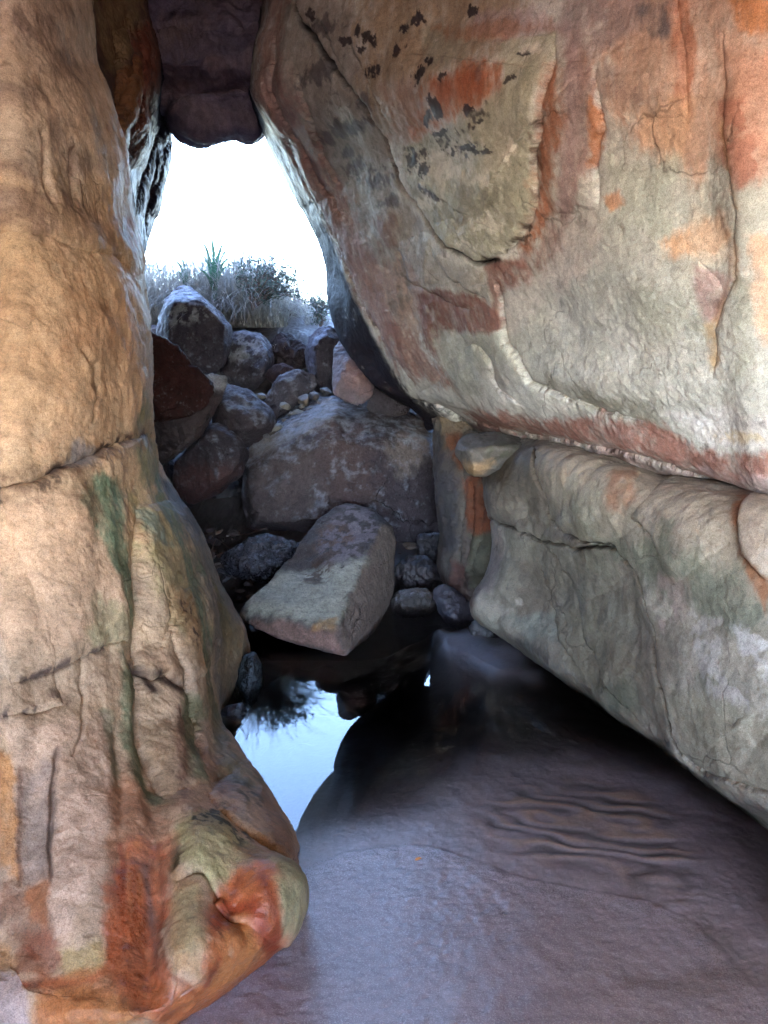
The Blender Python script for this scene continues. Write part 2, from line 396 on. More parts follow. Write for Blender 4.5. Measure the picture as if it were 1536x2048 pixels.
    for q in ([(255, 20), (262, 100), (240, 200), (238, 300)], [(270, 40), (272, 150), (255, 260), (248, 330)], [(283, 60), (290, 132), (282, 230), (243, 330)], [(230, 60), (232, 160), (240, 260)]):
        s.step(q, .05, 7, 26, side=-1, groove=.6)
    for q in ([(322, 250), (300, 310), (270, 380), (262, 430)], [(330, 270), (318, 330), (296, 390), (280, 470)], [(312, 300), (300, 360), (284, 430)]):
        s.step(q, .04, 6, 22, side=-1, groove=.6)
    # ---- colour
    s.base([(150, 128, 108), (178, 150, 124), (190, 158, 126), (170, 144, 122), (196, 166, 136)], 1.6, off=1.)
    pt = s.paint
    pt([(-200, -400), (190, -400), (235, 260), (200, 360), (-200, 400)], (204, 184, 168), 50, .85)
    for (x, y, r) in ((60, 60, 50), (120, 130, 40), (30, 200, 45), (90, 270, 50), (150, 330, 45), (180, 260, 36), (40, 330, 40), (110, 20, 36)):
        s.blotch(x, y, r*1.3, r, (116, 96, 92), -.05, 9., .6, 30, .6)
    pt([(-20, 365), (60, 375), (130, 400), (240, 440), (262, 500), (200, 500), (100, 470), (-20, 450)], (132, 104, 94), 26, .65, speck=.5)
    pt([(-20, 500), (120, 520), (262, 560), (300, 840), (200, 880), (60, 930), (-20, 940)], (190, 148, 114), 50, .6, speck=.45)
    pt([(20, 560), (120, 560), (150, 640), (60, 680)], (208, 174, 140), 30, .5)
    pt([(100, 590), (220, 600), (250, 720), (120, 700)], (160, 116, 84), 26, .5, speck=.4)
    pt([(-20, 720), (100, 740), (90, 860), (-20, 900)], (198, 162, 128), 30, .5, speck=.3)
    pt([(262, 640), (300, 660), (312, 900), (270, 900), (285, 800)], (150, 120, 88), 12, .7)
    pt([(280, 780), (305, 830), (312, 960), (280, 980), (262, 900)], (122, 122, 96), 10, .85)
    pt([(0, 1000), (150, 960), (200, 1060), (240, 1180), (240, 1260), (100, 1300), (-20, 1340)], (196, 160, 132), 30, .8)
    pt([(-20, 965), (60, 945), (150, 900), (300, 850), (300, 890), (250, 905), (150, 950), (60, 1000), (-20, 1020)], (140, 112, 90), 12, .7, speck=.5)
    s.streak([(0, 980), (60, 966), (150, 918), (240, 885), (300, 868)], 9, (56, 40, 40), .9, thr=-.12)
    s.streak([(0, 1005), (60, 985), (110, 960), (180, 960)], 14, (66, 50, 44), .8, thr=.02)
    pt([(145, 880), (185, 895), (180, 930), (130, 940)], (120, 112, 112), 8, .8)
    pt([(165, 950), (215, 965), (232, 1040), (262, 1110), (276, 1190), (272, 1260), (240, 1215), (215, 1150), (180, 1080), (140, 1010)], (104, 122, 98), 10, .92, speck=.25)
    pt([(195, 960), (232, 985), (240, 1050), (222, 1040)], (112, 136, 116), 8, .7)
    pt([(100, 985), (160, 970), (190, 1050), (150, 1060)], (140, 112, 90), 14, .7)
    pt([(175, 1200), (270, 1230), (255, 1290), (150, 1290)], (146, 142, 106), 18, .6)
    pt([(242, 985), (290, 985), (340, 1050), (380, 1180), (400, 1290), (330, 1250), (285, 1120)], (142, 128, 88), 14, .75, speck=.2)
    pt([(262, 1010), (290, 1030), (330, 1100), (300, 1090)], (106, 118, 108), 8, .8)
    pt([(245, 1000), (275, 1040), (285, 1090), (255, 1040)], (158, 122, 94), 8, .8)
    pt([(305, 920), (320, 990), (350, 1060), (382, 1130), (392, 1220), (402, 1300), (412, 1380), (436, 1440), (420, 1440), (392, 1340), (372, 1200), (345, 1110), (300, 1020)], (100, 112, 92), 7, .9)
    pt([(318, 1180), (370, 1190), (385, 1290), (380, 1340), (340, 1300)], (168, 132, 96), 12, .75)
    pt([(335, 1190), (350, 1200), (372, 1290), (360, 1310), (340, 1260)], (70, 46, 38), 7, .85, thr=.02, freq=26)
    pt([(270, 1300), (320, 1300), (345, 1380), (300, 1350)], (158, 124, 98), 12, .8)
    s.streak([(258, 1325), (280, 1352), (298, 1384)], 8, (50, 34, 32), .95); s.streak([(300, 1352), (325, 1372), (345, 1390)], 8, (50, 34, 32), .95)
    pt([(240, 1300), (258, 1330), (275, 1450), (300, 1560), (345, 1620), (300, 1600), (262, 1560), (240, 1470), (232, 1380)], (92, 98, 72), 8, .9, speck=.2)
    pt([(262, 1390), (300, 1400), (340, 1500), (360, 1600), (340, 1640), (300, 1540)], (142, 116, 88), 12, .7, speck=.4)
    pt([(345, 1390), (385, 1400), (400, 1500), (420, 1580), (370, 1560)], (98, 102, 72), 9, .85)
    pt([(330, 1420), (350, 1420), (375, 1520), (380, 1600), (360, 1610)], (118, 84, 66), 8, .8, speck=.6)
    pt([(395, 1300), (436, 1440), (450, 1500), (520, 1575), (500, 1590), (440, 1560), (400, 1420)], (108, 100, 70), 9, .85)
    pt([(400, 1490), (440, 1520), (470, 1590), (430, 1600)], (124, 92, 72), 9, .75, speck=.6)
    pt([(190, 1420), (215, 1420), (240, 1560), (240, 1600), (215, 1580)], (112, 108, 84), 8, .8)
    s.streak([(20, 1370), (110, 1332), (200, 1290)], 8, (72, 56, 56), .85, thr=-.1)
    s.streak([(0, 1432), (60, 1424), (110, 1400)], 11, (70, 58, 60), .85, thr=-.08)
    pt([(-20, 1280), (14, 1290), (20, 1350), (-20, 1370)], (190, 164, 140), 6, .9)
    pt([(0, 1450), (200, 1440), (228, 1640), (215, 1720), (140, 1890), (110, 1870), (100, 1600), (40, 1600)], (200, 166, 140), 14, .85)
    pt([(30, 1560), (98, 1520), (100, 1780), (50, 1790)], (160, 138, 124), 14, .75, speck=.3)
    pt([(-20, 1500), (18, 1510), (38, 1640), (40, 1780), (10, 1740), (-20, 1740)], (186, 130, 78), 8, .85)
    s.streak([(102, 1500), (98, 1620), (100, 1720), (112, 1790)], 8, (92, 70, 62), .7)
    s.streak([(34, 1540), (38, 1640), (40, 1780)], 6, (100, 70, 56), .7)
    pt([(0, 1760), (50, 1790), (110, 1790), (110, 1880), (60, 1900), (-20, 1850)], (136, 96, 74), 16, .8, speck=.3)
    pt([(60, 1790), (105, 1780), (110, 1870), (62, 1850)], (170, 104, 62), 10, .7)
    pt([(205, 1600), (240, 1560), (300, 1600), (350, 1690), (350, 1760), (290, 1680), (230, 1760), (215, 1720)], (176, 124, 92), 14, .8)
    # rust
    pt([(212, 1790), (232, 1740), (258, 1690), (300, 1672), (338, 1690), (346, 1800), (320, 1850), (325, 1930), (345, 1990), (360, 2060), (262, 2060), (238, 1980), (205, 1930), (214, 1860)], (160, 84, 48), 12, .93, speck=.2, wet=.85)
    pt([(230, 1760), (262, 1720), (290, 1760), (290, 1860), (260, 1880), (236, 1850)], (148, 66, 38), 10, .7, wet=.9)
    s.streak([(290, 1740), (300, 1800), (310, 1870), (325, 1960)], 9, (104, 82, 76), .8)
    pt([(346, 1750), (400, 1790), (408, 1900), (392, 1960), (350, 1940), (340, 1840)], (176, 140, 98), 10, .85)
    pt([(355, 1800), (390, 1800), (400, 1880), (380, 1930), (350, 1900)], (158, 146, 108), 14, .7)
    pt([(408, 1830), (428, 1790), (470, 1760), (520, 1772), (548, 1860), (534, 1950), (440, 2030), (330, 2060), (310, 1990), (390, 1975), (418, 1910)], (172, 92, 46), 10, .93, wet=.8)
    pt([(448, 1840), (490, 1838), (522, 1890), (505, 1950), (430, 1975), (425, 1920)], (180, 116, 64), 14, .8)
    s.streak([(432, 1860), (452, 1810), (490, 1820), (530, 1890)], 11, (148, 58, 30), .85)
    s.streak([(545, 1860), (536, 1930), (470, 2000), (360, 2045)], 9, (148, 62, 32), .85)
    s.streak([(45, 1975), (110, 1965), (180, 1960), (225, 1930)], 11, (156, 76, 46), .85)
    pt([(60, 1870), (110, 1870), (135, 1920), (100, 1960), (40, 1950)], (140, 84, 60), 12, .8)
    pt([(125, 1900), (200, 1880), (215, 1930), (170, 1960), (130, 1945)], (172, 146, 98), 12, .85)
    pt([(-20, 1880), (50, 1920), (50, 1950), (-20, 1960)], (196, 150, 104), 10, .85)
    pt([(-20, 1965), (52, 1968), (66, 2060), (-20, 2060)], (190, 166, 156), 8, .95)
    pt([(70, 2000), (160, 1975), (245, 1985), (285, 2060), (80, 2060)], (200, 142, 86), 12, .9)
    for q, w_, c_, o_ in (([(240,1700),(248,1780),(238,1860),(250,1940),(290,2010)],7,(122,52,30),.75),([(272,1690),(280,1760),(276,1850),(300,1930),(330,2000)],6,(186,112,66),.7),
                          ([(318,1690),(326,1770),(318,1860),(340,1950),(390,1990)],6,(116,56,36),.7),([(255,1720),(262,1800),(258,1900)],5,(196,126,82),.6),([(470,1780),(455,1850),(425,1930),(400,1990)],6,(120,48,26),.75),
                          ([(500,1790),(530,1850),(535,1900)],7,(128,52,28),.75),([(480,1850),(500,1900),(480,1960),(430,2000)],6,(196,128,70),.6),([(215,1850),(225,1920),(200,1960),(120,1975)],6,(128,62,40),.7),([(60,1900),(100,1950),(90,2000)],6,(140,76,48),.6)):
        s.streak(q, w_, c_, o_, thr=-.25)
    pt([(90, 1945), (240, 1925), (340, 1965), (440, 1990), (530, 1935), (500, 1990), (440, 2060), (70, 2060)], (176, 104, 56), 16, .75, speck=.3, wet=.7)
    pt([(205, 1830), (240, 1800), (300, 1840), (345, 1930), (330, 2040), (250, 2000), (210, 1930)], (156, 78, 42), 14, .7, speck=.3, wet=.9)
    # olive bulb with moss
    pt([(352, 1660), (420, 1640), (470, 1690), (530, 1745), (522, 1775), (470, 1760), (430, 1785), (400, 1780), (350, 1745)], (158, 148, 104), 10, .9)
    pt([(530, 1735), (578, 1740), (600, 1800), (588, 1858), (550, 1868), (522, 1780)], (150, 144, 108), 8, .92)
    pt([(440, 1720), (500, 1720), (520, 1760), (470, 1760)], (176, 134, 90), 12, .7)
    pt([(420, 1625), (450, 1630), (480, 1670), (530, 1690), (470, 1690), (430, 1660)], (190, 150, 104), 8, .7)
    pt([(365, 1650), (440, 1620), (500, 1690), (440, 1720), (370, 1690)], (48, 50, 26), 10, .9, thr=.03, freq=22)
    pt([(470, 1560), (520, 1600), (540, 1660), (500, 1640), (460, 1590)], (62, 58, 36), 10, .8, thr=.0, freq=20)
    pt([(340, 1720), (365, 1730), (360, 1790), (345, 1780)], (60, 58, 34), 8, .8, thr=-.05, freq=20)
    pt([(520, 1570), (550, 1630), (575, 1735), (545, 1720), (510, 1620)], (146, 112, 92), 9, .8)
    # rear flake and the fluted side of the tunnel
    pt([(316, 925), (400, 1050), (500, 1280), (470, 1400), (440, 1420), (405, 1300), (385, 1140), (330, 1020)], (112, 104, 96), 8, .85, speck=.2)
    pt([(390, 1080), (420, 1110), (470, 1210), (440, 1220), (400, 1150)], (118, 116, 106), 10, .7)
    pt([(400, 1150), (450, 1230), (470, 1300), (430, 1280), (405, 1220)], (100, 92, 56), 9, .75)
    pt([(430, 1250), (492, 1260), (490, 1330), (450, 1390), (425, 1330)], (140, 118, 86), 9, .7)
    pt([(322, 960), (350, 960), (398, 1050), (395, 1080), (352, 1050)], (62, 56, 52), 7, .75)
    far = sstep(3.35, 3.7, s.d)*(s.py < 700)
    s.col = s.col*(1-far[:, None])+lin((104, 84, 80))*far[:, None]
    far2 = sstep(4.5, 5.0, s.d)*(s.py < 700); s.col = s.col*(1-far2[:, None])+lin((52, 46, 56))*far2[:, None]  # outer rim and recess: shade put into the colour against the skylight
    pt([(190, 0), (300, -50), (270, 60), (235, 140), (205, 140)], (150, 130, 100), 12, .8, speck=.4)
    pt([(230, 150), (262, 120), (250, 300), (242, 320)], (158, 112, 74), 8, .7)
    pt([(262, 60), (290, 40), (290, 140), (270, 250), (255, 260)], (126, 72, 58), 8, .8)
    pt([(240, 420), (262, 440), (268, 540), (252, 500)], (140, 82, 60), 7, .8)
    s.mottle(.45, 8, off=3.); s.mottle(.4, 26, off=4.); s.patches((104, 78, 66), 14, .34, .15, .55, off=6.); s.patches((206, 178, 148), 11, .34, .2, .5, off=16.); s.mottle(.15, 3, off=8., tint=(.6, 1, 1.4))
    low = sstep(.30, .02, s.V[:, 2]); s.wet = np.maximum(s.wet, .6*low)
    s.sat = .98; s.alb = .62; s.tint = (1.04, .98, .96)
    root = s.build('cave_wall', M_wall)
    tag(root, 'ochre and grey rock wall with rust stained foot, left of the pool', 'cave wall', kind='structure')
    return root
LW(); print('t left', round(time.time()-T0, 1))

# ------------------------------------------------------------------ right wall
wall_r = empty('cave_wall', (1.2, 2.5, 0))
tag(wall_r, 'pale grey green overhanging rock wall with rust patches, right of the pool', 'cave wall', kind='structure')
def put(o, root):
    o.parent = root; o.matrix_parent_inverse = root.matrix_basis.inverted(); return o
def RW_upper():
    W = lambda x, y, z: np.array((x, y, z))
    #     outside      sky edge(px,py,d)   mid            ridge(px,py,d)    right end (py at px 1600, d)
    rows = [
     ((520,-420,6.4),(480,-420,5.6),(520,-420,4.9),(590,-420,4.1),(-470,1.75)),
     ((540,-160,6.4),(500,-160,5.3),(520,-160,4.9),(560,-160,4.3),(-210,1.85)),
     ((560,0,6.4),(505,0,5.5),(525,0,5.0),(545,0,4.4),(-40,1.92)),
     ((560,120,6.4),(503,120,5.7),(512,120,5.1),(524,118,4.55),(80,1.97)),
     ((570,215,6.4),(518,215,5.75),(522,205,5.2),(529,192,4.65),(190,2.0)),
     ((600,325,6.4),(570,320,5.75),(582,308,5.25),(600,288,4.75),(300,2.03)),
     ((640,415,6.4),(612,412,5.75),(626,402,5.3),(645,388,4.8),(410,2.06)),
     ((690,520,6.3),(656,520,5.7),(672,520,5.3),(690,515,4.85),(520,2.1)),
     ((710,610,6.2),(662,605,5.6),(700,612,5.2),(738,615,4.85),(640,2.14)),
     ((740,690,6.0),(688,680,5.5),(738,695,5.15),(785,705,4.8),(760,2.2)),
     ((790,770,5.8),(748,765,5.3),(800,778,5.0),(848,780,4.7),(880,2.27)),
     ((860,825,5.5),(838,812,5.05),(880,818,4.85),(925,812,4.5),(985,2.36)),
     ((880,860,5.6),(860,850,5.3),(900,850,5.1),(950,850,4.85),(1010,2.75)),
    ]
    ts = (.12, .26, .42, .6, .8, 1.0)
    net = []
    n = len(rows)
    for k, (o, e, m, r, (pe, de)) in enumerate(rows):
        pts = [P(o[0]+60, o[1]-40, 7.2), P(*o), P(*e), P(*m), P(*r)]
        for t in ts:
            px = r[0]+(1600-r[0])*t; py = r[1]+(pe-r[1])*(t**.85)
            iv = 1/r[2]+(1/de-1/r[2])*t
            d = 1/iv
            d -= .16*math.sin(math.pi*t)*math.sin(math.pi*min(k/(n-1.), 1))
            pts.append(P(px, py, d))
        q = pts[-1]
        z = q[2]
        pts += [P(2300, pe+(pe-1024)*.25, de*.86), W(1.9, .1, z), W(2.9, -1.4, z*1.05), W(4.6, -3.2, z*1.1)]
        net.append(pts)
    top = [p+np.array((-.25, 0, 1.6)) for p in net[0]]
    net = [top]+net
    s = Surf(net)
    c = np.array((0, 0, CAMH)); k = (s.px > 1000) & (s.px < 1400) & (s.py > 100) & (s.py < 800)
    if ((c-s.V[k])*s.n[k]).sum(1).mean() < 0: s.flip = not s.flip; s.n = -s.n
    s.noise(.05, 1.2, 3, off=12.)
    s.noise(.017, 3.2, 4, off=15., aniso=(1, 1, 1.3))
    s.noise(.0035, 10, 4, off=17., aniso=(1, 1, 1.5), mode='ridge')
    s.noise(.0030, 44, 4, off=18.)
    CR = [(575, -40), (600, 20), (640, 80), (690, 165), (740, 220), (785, 275), (803, 330), (820, 375), (865, 435), (915, 487), (965, 515), (1010, 522)]
    s.step(CR, .028, 7, 150, side=-1, groove=0, jit=.7)
    s.crack(CR, 4.2, .09, jit=.7)
    s.bump(960, 330, 120, 170, .03)
    s.step([(1110, 70), (1118, 140), (1096, 210), (1086, 300), (1078, 400), (1045, 475), (1000, 520)], .035, 12, 120, side=1, groove=.4)
    s.step([(700, 55), (740, 150), (775, 215), (800, 260)], .012, 5, 40, side=-1, groove=.7)
    s.step([(625, 20), (660, 60), (680, 110), (700, 150)], .015, 6, 30, side=-1, groove=.7)
    s.step([(1003, 560), (1008, 640), (1012, 685), (1040, 712), (1065, 755), (1140, 785), (1200, 815), (1300, 840)], .03, 14, 120, side=1, groove=.6, jit=.6)
    s.crack([(1003, 560), (1008, 640), (1012, 685), (1040, 712), (1065, 755), (1140, 785)], 3, .025, jit=.6)
    s.step([(870, 440), (880, 500), (905, 550), (985, 600)], .02, 6, 60, side=-1, groove=.6)
    s.step([(800, 480), (820, 560), (880, 590), (950, 620)], .015, 8, 60, side=-1, groove=.4)
    s.step([(960, 680), (990, 720), (1000, 770), (1060, 800)], .02, 8, 50, side=1, groove=.6)
    s.step([(820, 800), (880, 805), (930, 830), (960, 850)], .03, 6, 60, side=1, groove=.5)
    s.step([(930, 826), (1060, 868), (1180, 880), (1330, 925), (1420, 965), (1540, 985)], .04, 12, 90, side=1, groove=.5)
    s.step([(1195, 120), (1205, 250), (1190, 330), (1200, 420)], .025, 12, 90, side=1, groove=.5)
    s.step([(1445, 60), (1452, 230), (1458, 330), (1482, 430), (1474, 560), (1432, 660), (1434, 760)], .016, 8, 90, side=-1, groove=.6)
    s.step([(1350, -20), (1365, 120), (1372, 230)], .02, 9, 60, side=1, groove=.5)
    s.step([(1400, 520), (1440, 560), (1450, 600)], .008, 8, 40, side=1, groove=.5)
    s.bump(1500, 300, 60, 200, .03); s.bump(1280, 560, 160, 120, .03); s.bump(1090, 640, 60, 60, -.025); s.bump(1230, 760, 200, 50, .03)
    for q in ([(560, 60), (560, 180), (640, 320), (700, 440)], [(545, 150), (600, 290), (660, 420), (710, 560), (770, 690)], [(590, 120), (640, 260), (690, 380)]):
        s.step(q, .03, 7, 30, side=1, groove=.6)
    s.step([(545, 0), (526, 110), (530, 192), (600, 290), (645, 390), (690, 517), (738, 615), (785, 706), (848, 780)], .05, 7, 45, side=-1, groove=.5, jit=.8)
    # colour
    s.base([(158, 156, 144), (178, 174, 160), (190, 188, 178), (168, 168, 154), (196, 186, 172)], 1.8, off=21.)
    pt = s.paint
    pt([(560, -60), (700, -60), (760, 180), (800, 300), (830, 420), (880, 500), (880, 600), (800, 640), (720, 560), (650, 380), (560, 180)], (132, 124, 114), 26, .9, speck=.2)
    pt([(530, -60), (570, -60), (575, 130), (640, 260), (700, 400), (760, 520), (800, 640), (850, 760), (800, 740), (735, 620), (690, 520), (640, 390), (590, 290), (515, 190)], (140, 98, 88), 16, .85, speck=.3)
    for (x, y, r) in ((660, 60, 30), (640, 150, 34), (690, 260, 34), (720, 330, 30), (700, 300, 22), (740, 200, 24), (760, 360, 22), (720, 250, 26), (790, 400, 24)):
        s.blotch(x, y, r*1.5, r*.8, (74, 68, 74), .05, 11., .75, -20, .3)
    pt([(700, 330), (800, 320), (810, 350), (700, 370)], (70, 62, 66), 8, .8, thr=.02, freq=18)
    # ochre-brown top
    pt([(720, -60), (1010, -60), (1060, 40), (1000, 110), (890, 160), (840, 230), (800, 270), (740, 170)], (150, 126, 94), 22, .9, speck=.3)
    pt([(840, 60), (940, 60), (960, 120), (870, 150)], (146, 142, 118), 14, .8)
    pt([(960, 30), (1060, 20), (1120, 60), (1030, 85), (960, 70)], (166, 142, 140), 14, .7)
    pt([(870, 60), (1100, 40), (1110, 70), (1000, 80), (900, 80)], (156, 98, 56), 10, .6, speck=.3)
    pt([(770, 170), (850, 160), (880, 230), (830, 280), (800, 260)], (158, 126, 108), 14, .8)
    pt([(835, 255), (850, 195), (880, 160), (935, 160), (985, 118), (1018, 130), (1022, 180), (990, 205), (900, 240), (860, 270)], (168, 96, 48), 14, .92, speck=.4)
    pt([(890, 175), (970, 140), (1000, 150), (990, 185), (900, 215)], (158, 78, 34), 9, .7)
    for (x, y, r) in ((712, 85, 14), (745, 78, 18), (815, 66, 20), (842, 44, 16), (756, 140, 15), (800, 105, 15), (850, 150, 18), (868, 130, 13), (895, 215, 18), (870, 235, 14), (950, 24, 16), (735, 100, 10), (905, 160, 14), (965, 215, 12), (1000, 205, 10), (640, 35, 12)):
        s.blotch(x, y, r*1.3, r*.9, (50, 40, 48), .12, 15., .92, (x*7+y*3) % 180)
    # hanging lobe
    pt([(1012, 82), (1112, 70), (1116, 140), (1094, 210), (1086, 300), (1078, 400), (1046, 474), (1000, 520), (950, 506), (895, 458), (845, 390), (822, 330), (835, 282), (900, 255), (990, 212), (1026, 170)], (158, 156, 130), 8, .95)
    pt([(840, 300), (960, 240), (1060, 250), (1050, 380), (900, 400), (850, 360)], (188, 182, 158), 14, .8, thr=-.04, freq=13)
    pt([(930, 420), (1040, 400), (1020, 500), (950, 495)], (186, 182, 166), 12, .75, thr=-.02, freq=14)
    pt([(1040, 90), (1110, 90), (1080, 180), (1030, 160)], (176, 172, 152), 10, .7, thr=-.05)
    pt([(880, 270), (990, 270), (980, 310), (890, 310)], (62, 60, 62), 6, .85, thr=.06, freq=17)
    pt([(828, 290), (870, 280), (860, 340), (835, 345)], (56, 52, 58), 6, .85, thr=.0, freq=17)
    pt([(850, 380), (1040, 340), (1030, 420), (880, 440)], (112, 110, 92), 12, .6, thr=.0, freq=9)
    pt([(840, 290), (990, 215), (1010, 225), (900, 275)], (58, 50, 50), 6, .85, thr=.04, freq=20)
    for (x, y, rx, ry, a) in ((850,310,26,16,-40),(870,330,18,22,10),(960,285,50,9,-8),(1000,292,26,8,0),(930,300,20,8,0),(900,255,30,7,-20),(1040,160,22,7,-30),(990,235,18,6,-25),(1060,110,20,6,10),(880,380,40,10,20)):
        s.blotch(x, y, rx, ry, (54, 50, 54), .1, 20., .9, a)
    for (x, y, rx, ry, a) in ((920,330,50,26,-10),(1000,350,40,20,0),(1010,440,40,22,0),(960,480,36,16,10),(1070,100,26,20,0),(900,300,40,14,-20),(1050,290,24,40,0),(870,400,30,22,0)):
        s.blotch(x, y, rx, ry, (206, 202, 182), .08, 22., .75, a, .3)
    # rust margins
    pt([(1112, 128), (1142, 150), (1148, 260), (1122, 330), (1100, 440), (1062, 505), (1050, 490), (1078, 400), (1088, 290), (1098, 210)], (158, 90, 46), 13, .92, speck=.45)
    pt([(1075, 260), (1096, 220), (1098, 300), (1084, 400), (1070, 420)], (84, 48, 30), 6, .7, thr=-.02)
    pt([(1020, 500), (1060, 440), (1075, 450), (1045, 510)], (60, 44, 36), 5, .85, thr=-.02, freq=18)
    pt([(1118, 60), (1160, 40), (1205, 150), (1200, 300), (1155, 420), (1130, 500), (1060, 570), (1006, 585), (1002, 530), (1062, 505), (1110, 430), (1145, 300), (1146, 150)], (146, 108, 98), 12, .9, speck=.2)
    pt([(1000, 520), (1060, 520), (1130, 490), (1120, 530), (1060, 575), (1006, 588)], (132, 82, 68), 8, .85)
    s.streak([(1150, 60), (1160, 200), (1150, 330), (1130, 430)], 16, (170, 142, 138), .7)
    pt([(1190, 190), (1206, 230), (1206, 280), (1190, 340), (1178, 340), (1190, 270)], (176, 104, 46), 6, .9)
    # upper right
    pt([(1200, -60), (1700, -60), (1700, 480), (1540, 350), (1450, 300), (1400, 380), (1320, 320), (1230, 260), (1205, 120)], (186, 142, 114), 34, .9, speck=.15)
    pt([(1130, -40), (1300, -40), (1280, 60), (1190, 110), (1120, 60)], (158, 138, 134), 18, .8, speck=.2)
    pt([(1280, 10), (1345, 0), (1345, 78), (1300, 80)], (92, 88, 94), 12, .85, speck=.4)
    pt([(1346, -40), (1386, -40), (1386, 200), (1372, 280), (1352, 200)], (164, 98, 62), 10, .85, speck=.2)
    pt([(1452, -40), (1700, -40), (1700, 70), (1536, 66), (1480, 62)], (194, 116, 42), 10, .9)
    pt([(1440, 100), (1700, 110), (1700, 360), (1500, 360), (1450, 300)], (184, 128, 100), 22, .75)
    pt([(1440, 210), (1500, 200), (1536, 330), (1490, 380), (1450, 330)], (168, 96, 70), 12, .7, thr=-.1)
    pt([(1260, 220), (1380, 200), (1380, 360), (1280, 330)], (204, 156, 112), 22, .7)
    pt([(1205, 120), (1260, 150), (1290, 200), (1220, 200)], (142, 112, 100), 16, .7)
    # main pale field
    pt([(1020, 590), (1180, 420), (1240, 300), (1330, 340), (1420, 560), (1536, 640), (1700, 700), (1700, 900), (1400, 870), (1200, 800), (1060, 740)], (176, 176, 164), 34, .85, speck=.2)
    pt([(1220, 330), (1340, 330), (1360, 480), (1240, 470)], (164, 168, 150), 26, .7)
    pt([(1080, 620), (1350, 640), (1500, 740), (1400, 780), (1150, 730)], (190, 190, 182), 24, .7, thr=-.1, freq=5)
    pt([(1240, 560), (1400, 580), (1420, 680), (1280, 660)], (150, 156, 140), 26, .6)
    pt([(1330, 480), (1400, 440), (1450, 430), (1470, 470), (1420, 505), (1350, 522)], (206, 152, 100), 12, .85, speck=.3)
    pt([(1380, 420), (1460, 420), (1470, 520), (1400, 540)], (204, 178, 150), 14, .5)
    pt([(1205, 395), (1240, 385), (1248, 408), (1220, 422)], (192, 130, 76), 6, .85)
    pt([(1395, 530), (1470, 555), (1445, 630), (1415, 655), (1400, 590)], (164, 128, 122), 9, .85, speck=.4)
    pt([(1408, 650), (1432, 640), (1446, 720), (1425, 740)], (190, 152, 90), 8, .8)
    s.streak([(1452, 250), (1462, 340), (1484, 430), (1476, 560), (1436, 650)], 8, (190, 144, 92), .6, thr=-.2)
    s.streak([(1440, 420), (1466, 480), (1462, 560), (1430, 640)], 5, (130, 92, 70), .6)
    pt([(1506, 470), (1700, 430), (1700, 690), (1530, 690), (1505, 600)], (208, 164, 126), 12, .85)
    pt([(1480, 560), (1510, 560), (1510, 760), (1470, 760)], (150, 150, 130), 14, .7)
    pt([(1100, 480), (1190, 410), (1210, 520), (1110, 600)], (184, 170, 160), 20, .7)
    pt([(1100, 740), (1250, 790), (1340, 800), (1330, 850), (1180, 815)], (124, 122, 104), 14, .75, speck=.3)
    pt([(1340, 820), (1700, 830), (1700, 900), (1430, 890)], (196, 192, 188), 16, .8)
    pt([(1420, 860), (1536, 868), (1536, 880), (1430, 880)], (190, 164, 100), 8, .6, thr=-.05)
    # left-middle
    pt([(880, 500), (980, 540), (1000, 600), (900, 590), (860, 560)], (150, 144, 132), 12, .85)
    pt([(740, 540), (820, 500), (860, 580), (850, 680), (800, 640)], (158, 122, 102), 14, .7)
    pt([(790, 480), (830, 500), (820, 640), (790, 600)], (108, 100, 92), 9, .7, thr=-.1)
    pt([(752, 430), (800, 430), (800, 480), (770, 500)], (126, 84, 74), 12, .7)
    pt([(846, 592), (898, 574), (955, 588), (1000, 618), (1006, 652), (985, 668), (940, 656), (896, 664), (888, 718), (862, 690), (852, 640)], (120, 70, 56), 8, .92, speck=.25)
    pt([(985, 520), (1003, 520), (1005, 660), (990, 665)], (140, 92, 78), 5, .8)
    pt([(770, 640), (820, 650), (880, 720), (930, 790), (850, 745)], (140, 94, 78), 9, .85)
    pt([(880, 660), (1000, 670), (1040, 740), (1010, 790), (930, 780), (890, 720)], (150, 150, 134), 12, .85)
    pt([(960, 720), (1030, 730), (1060, 780), (980, 790)], (172, 168, 160), 10, .7)
    pt([(1020, 590), (1060, 560), (1140, 490), (1160, 470), (1120, 560), (1060, 640), (1010, 680)], (186, 180, 172), 10, .75)
    # red bedding band
    pt([(935, 812), (1050, 822), (1075, 834), (1200, 820), (1330, 848), (1400, 900), (1560, 912), (1700, 915), (1700, 985), (1536, 968), (1420, 955), (1330, 918), (1200, 878), (1080, 868), (960, 852)], (142, 84, 66), 12, .9, speck=.4)
    pt([(1180, 868), (1330, 920), (1430, 965), (1330, 950), (1200, 895)], (170, 140, 132), 8, .85, speck=.5)
    pt([(1400, 930), (1560, 960), (1700, 980), (1700, 1010), (1420, 985)], (180, 152, 148), 8, .8, speck=.3)
    s.streak([(925, 830), (1060, 872), (1180, 884), (1330, 930), (1420, 972), (1540, 990)], 5, (70, 46, 40), .7)
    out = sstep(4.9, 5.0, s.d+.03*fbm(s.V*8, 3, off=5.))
    s.col = s.col*(1-out[:, None])+lin((32, 26, 36))*out[:, None]  # reveal behind the ridge: its shade put into the colour, near black
    pt([(470, -80), (532, -80), (530, 10), (512, 110), (514, 196), (586, 300), (631, 398), (672, 522), (718, 622), (766, 714), (820, 784), (900, 820), (840, 850), (740, 800), (650, 690), (600, 500), (520, 300), (470, 200)], (32, 26, 34), 7, .97)  # same painted shade again, as a band between sky edge and ridge
    s.patches((96, 90, 88), 9, .32, .12, .45, off=31.)
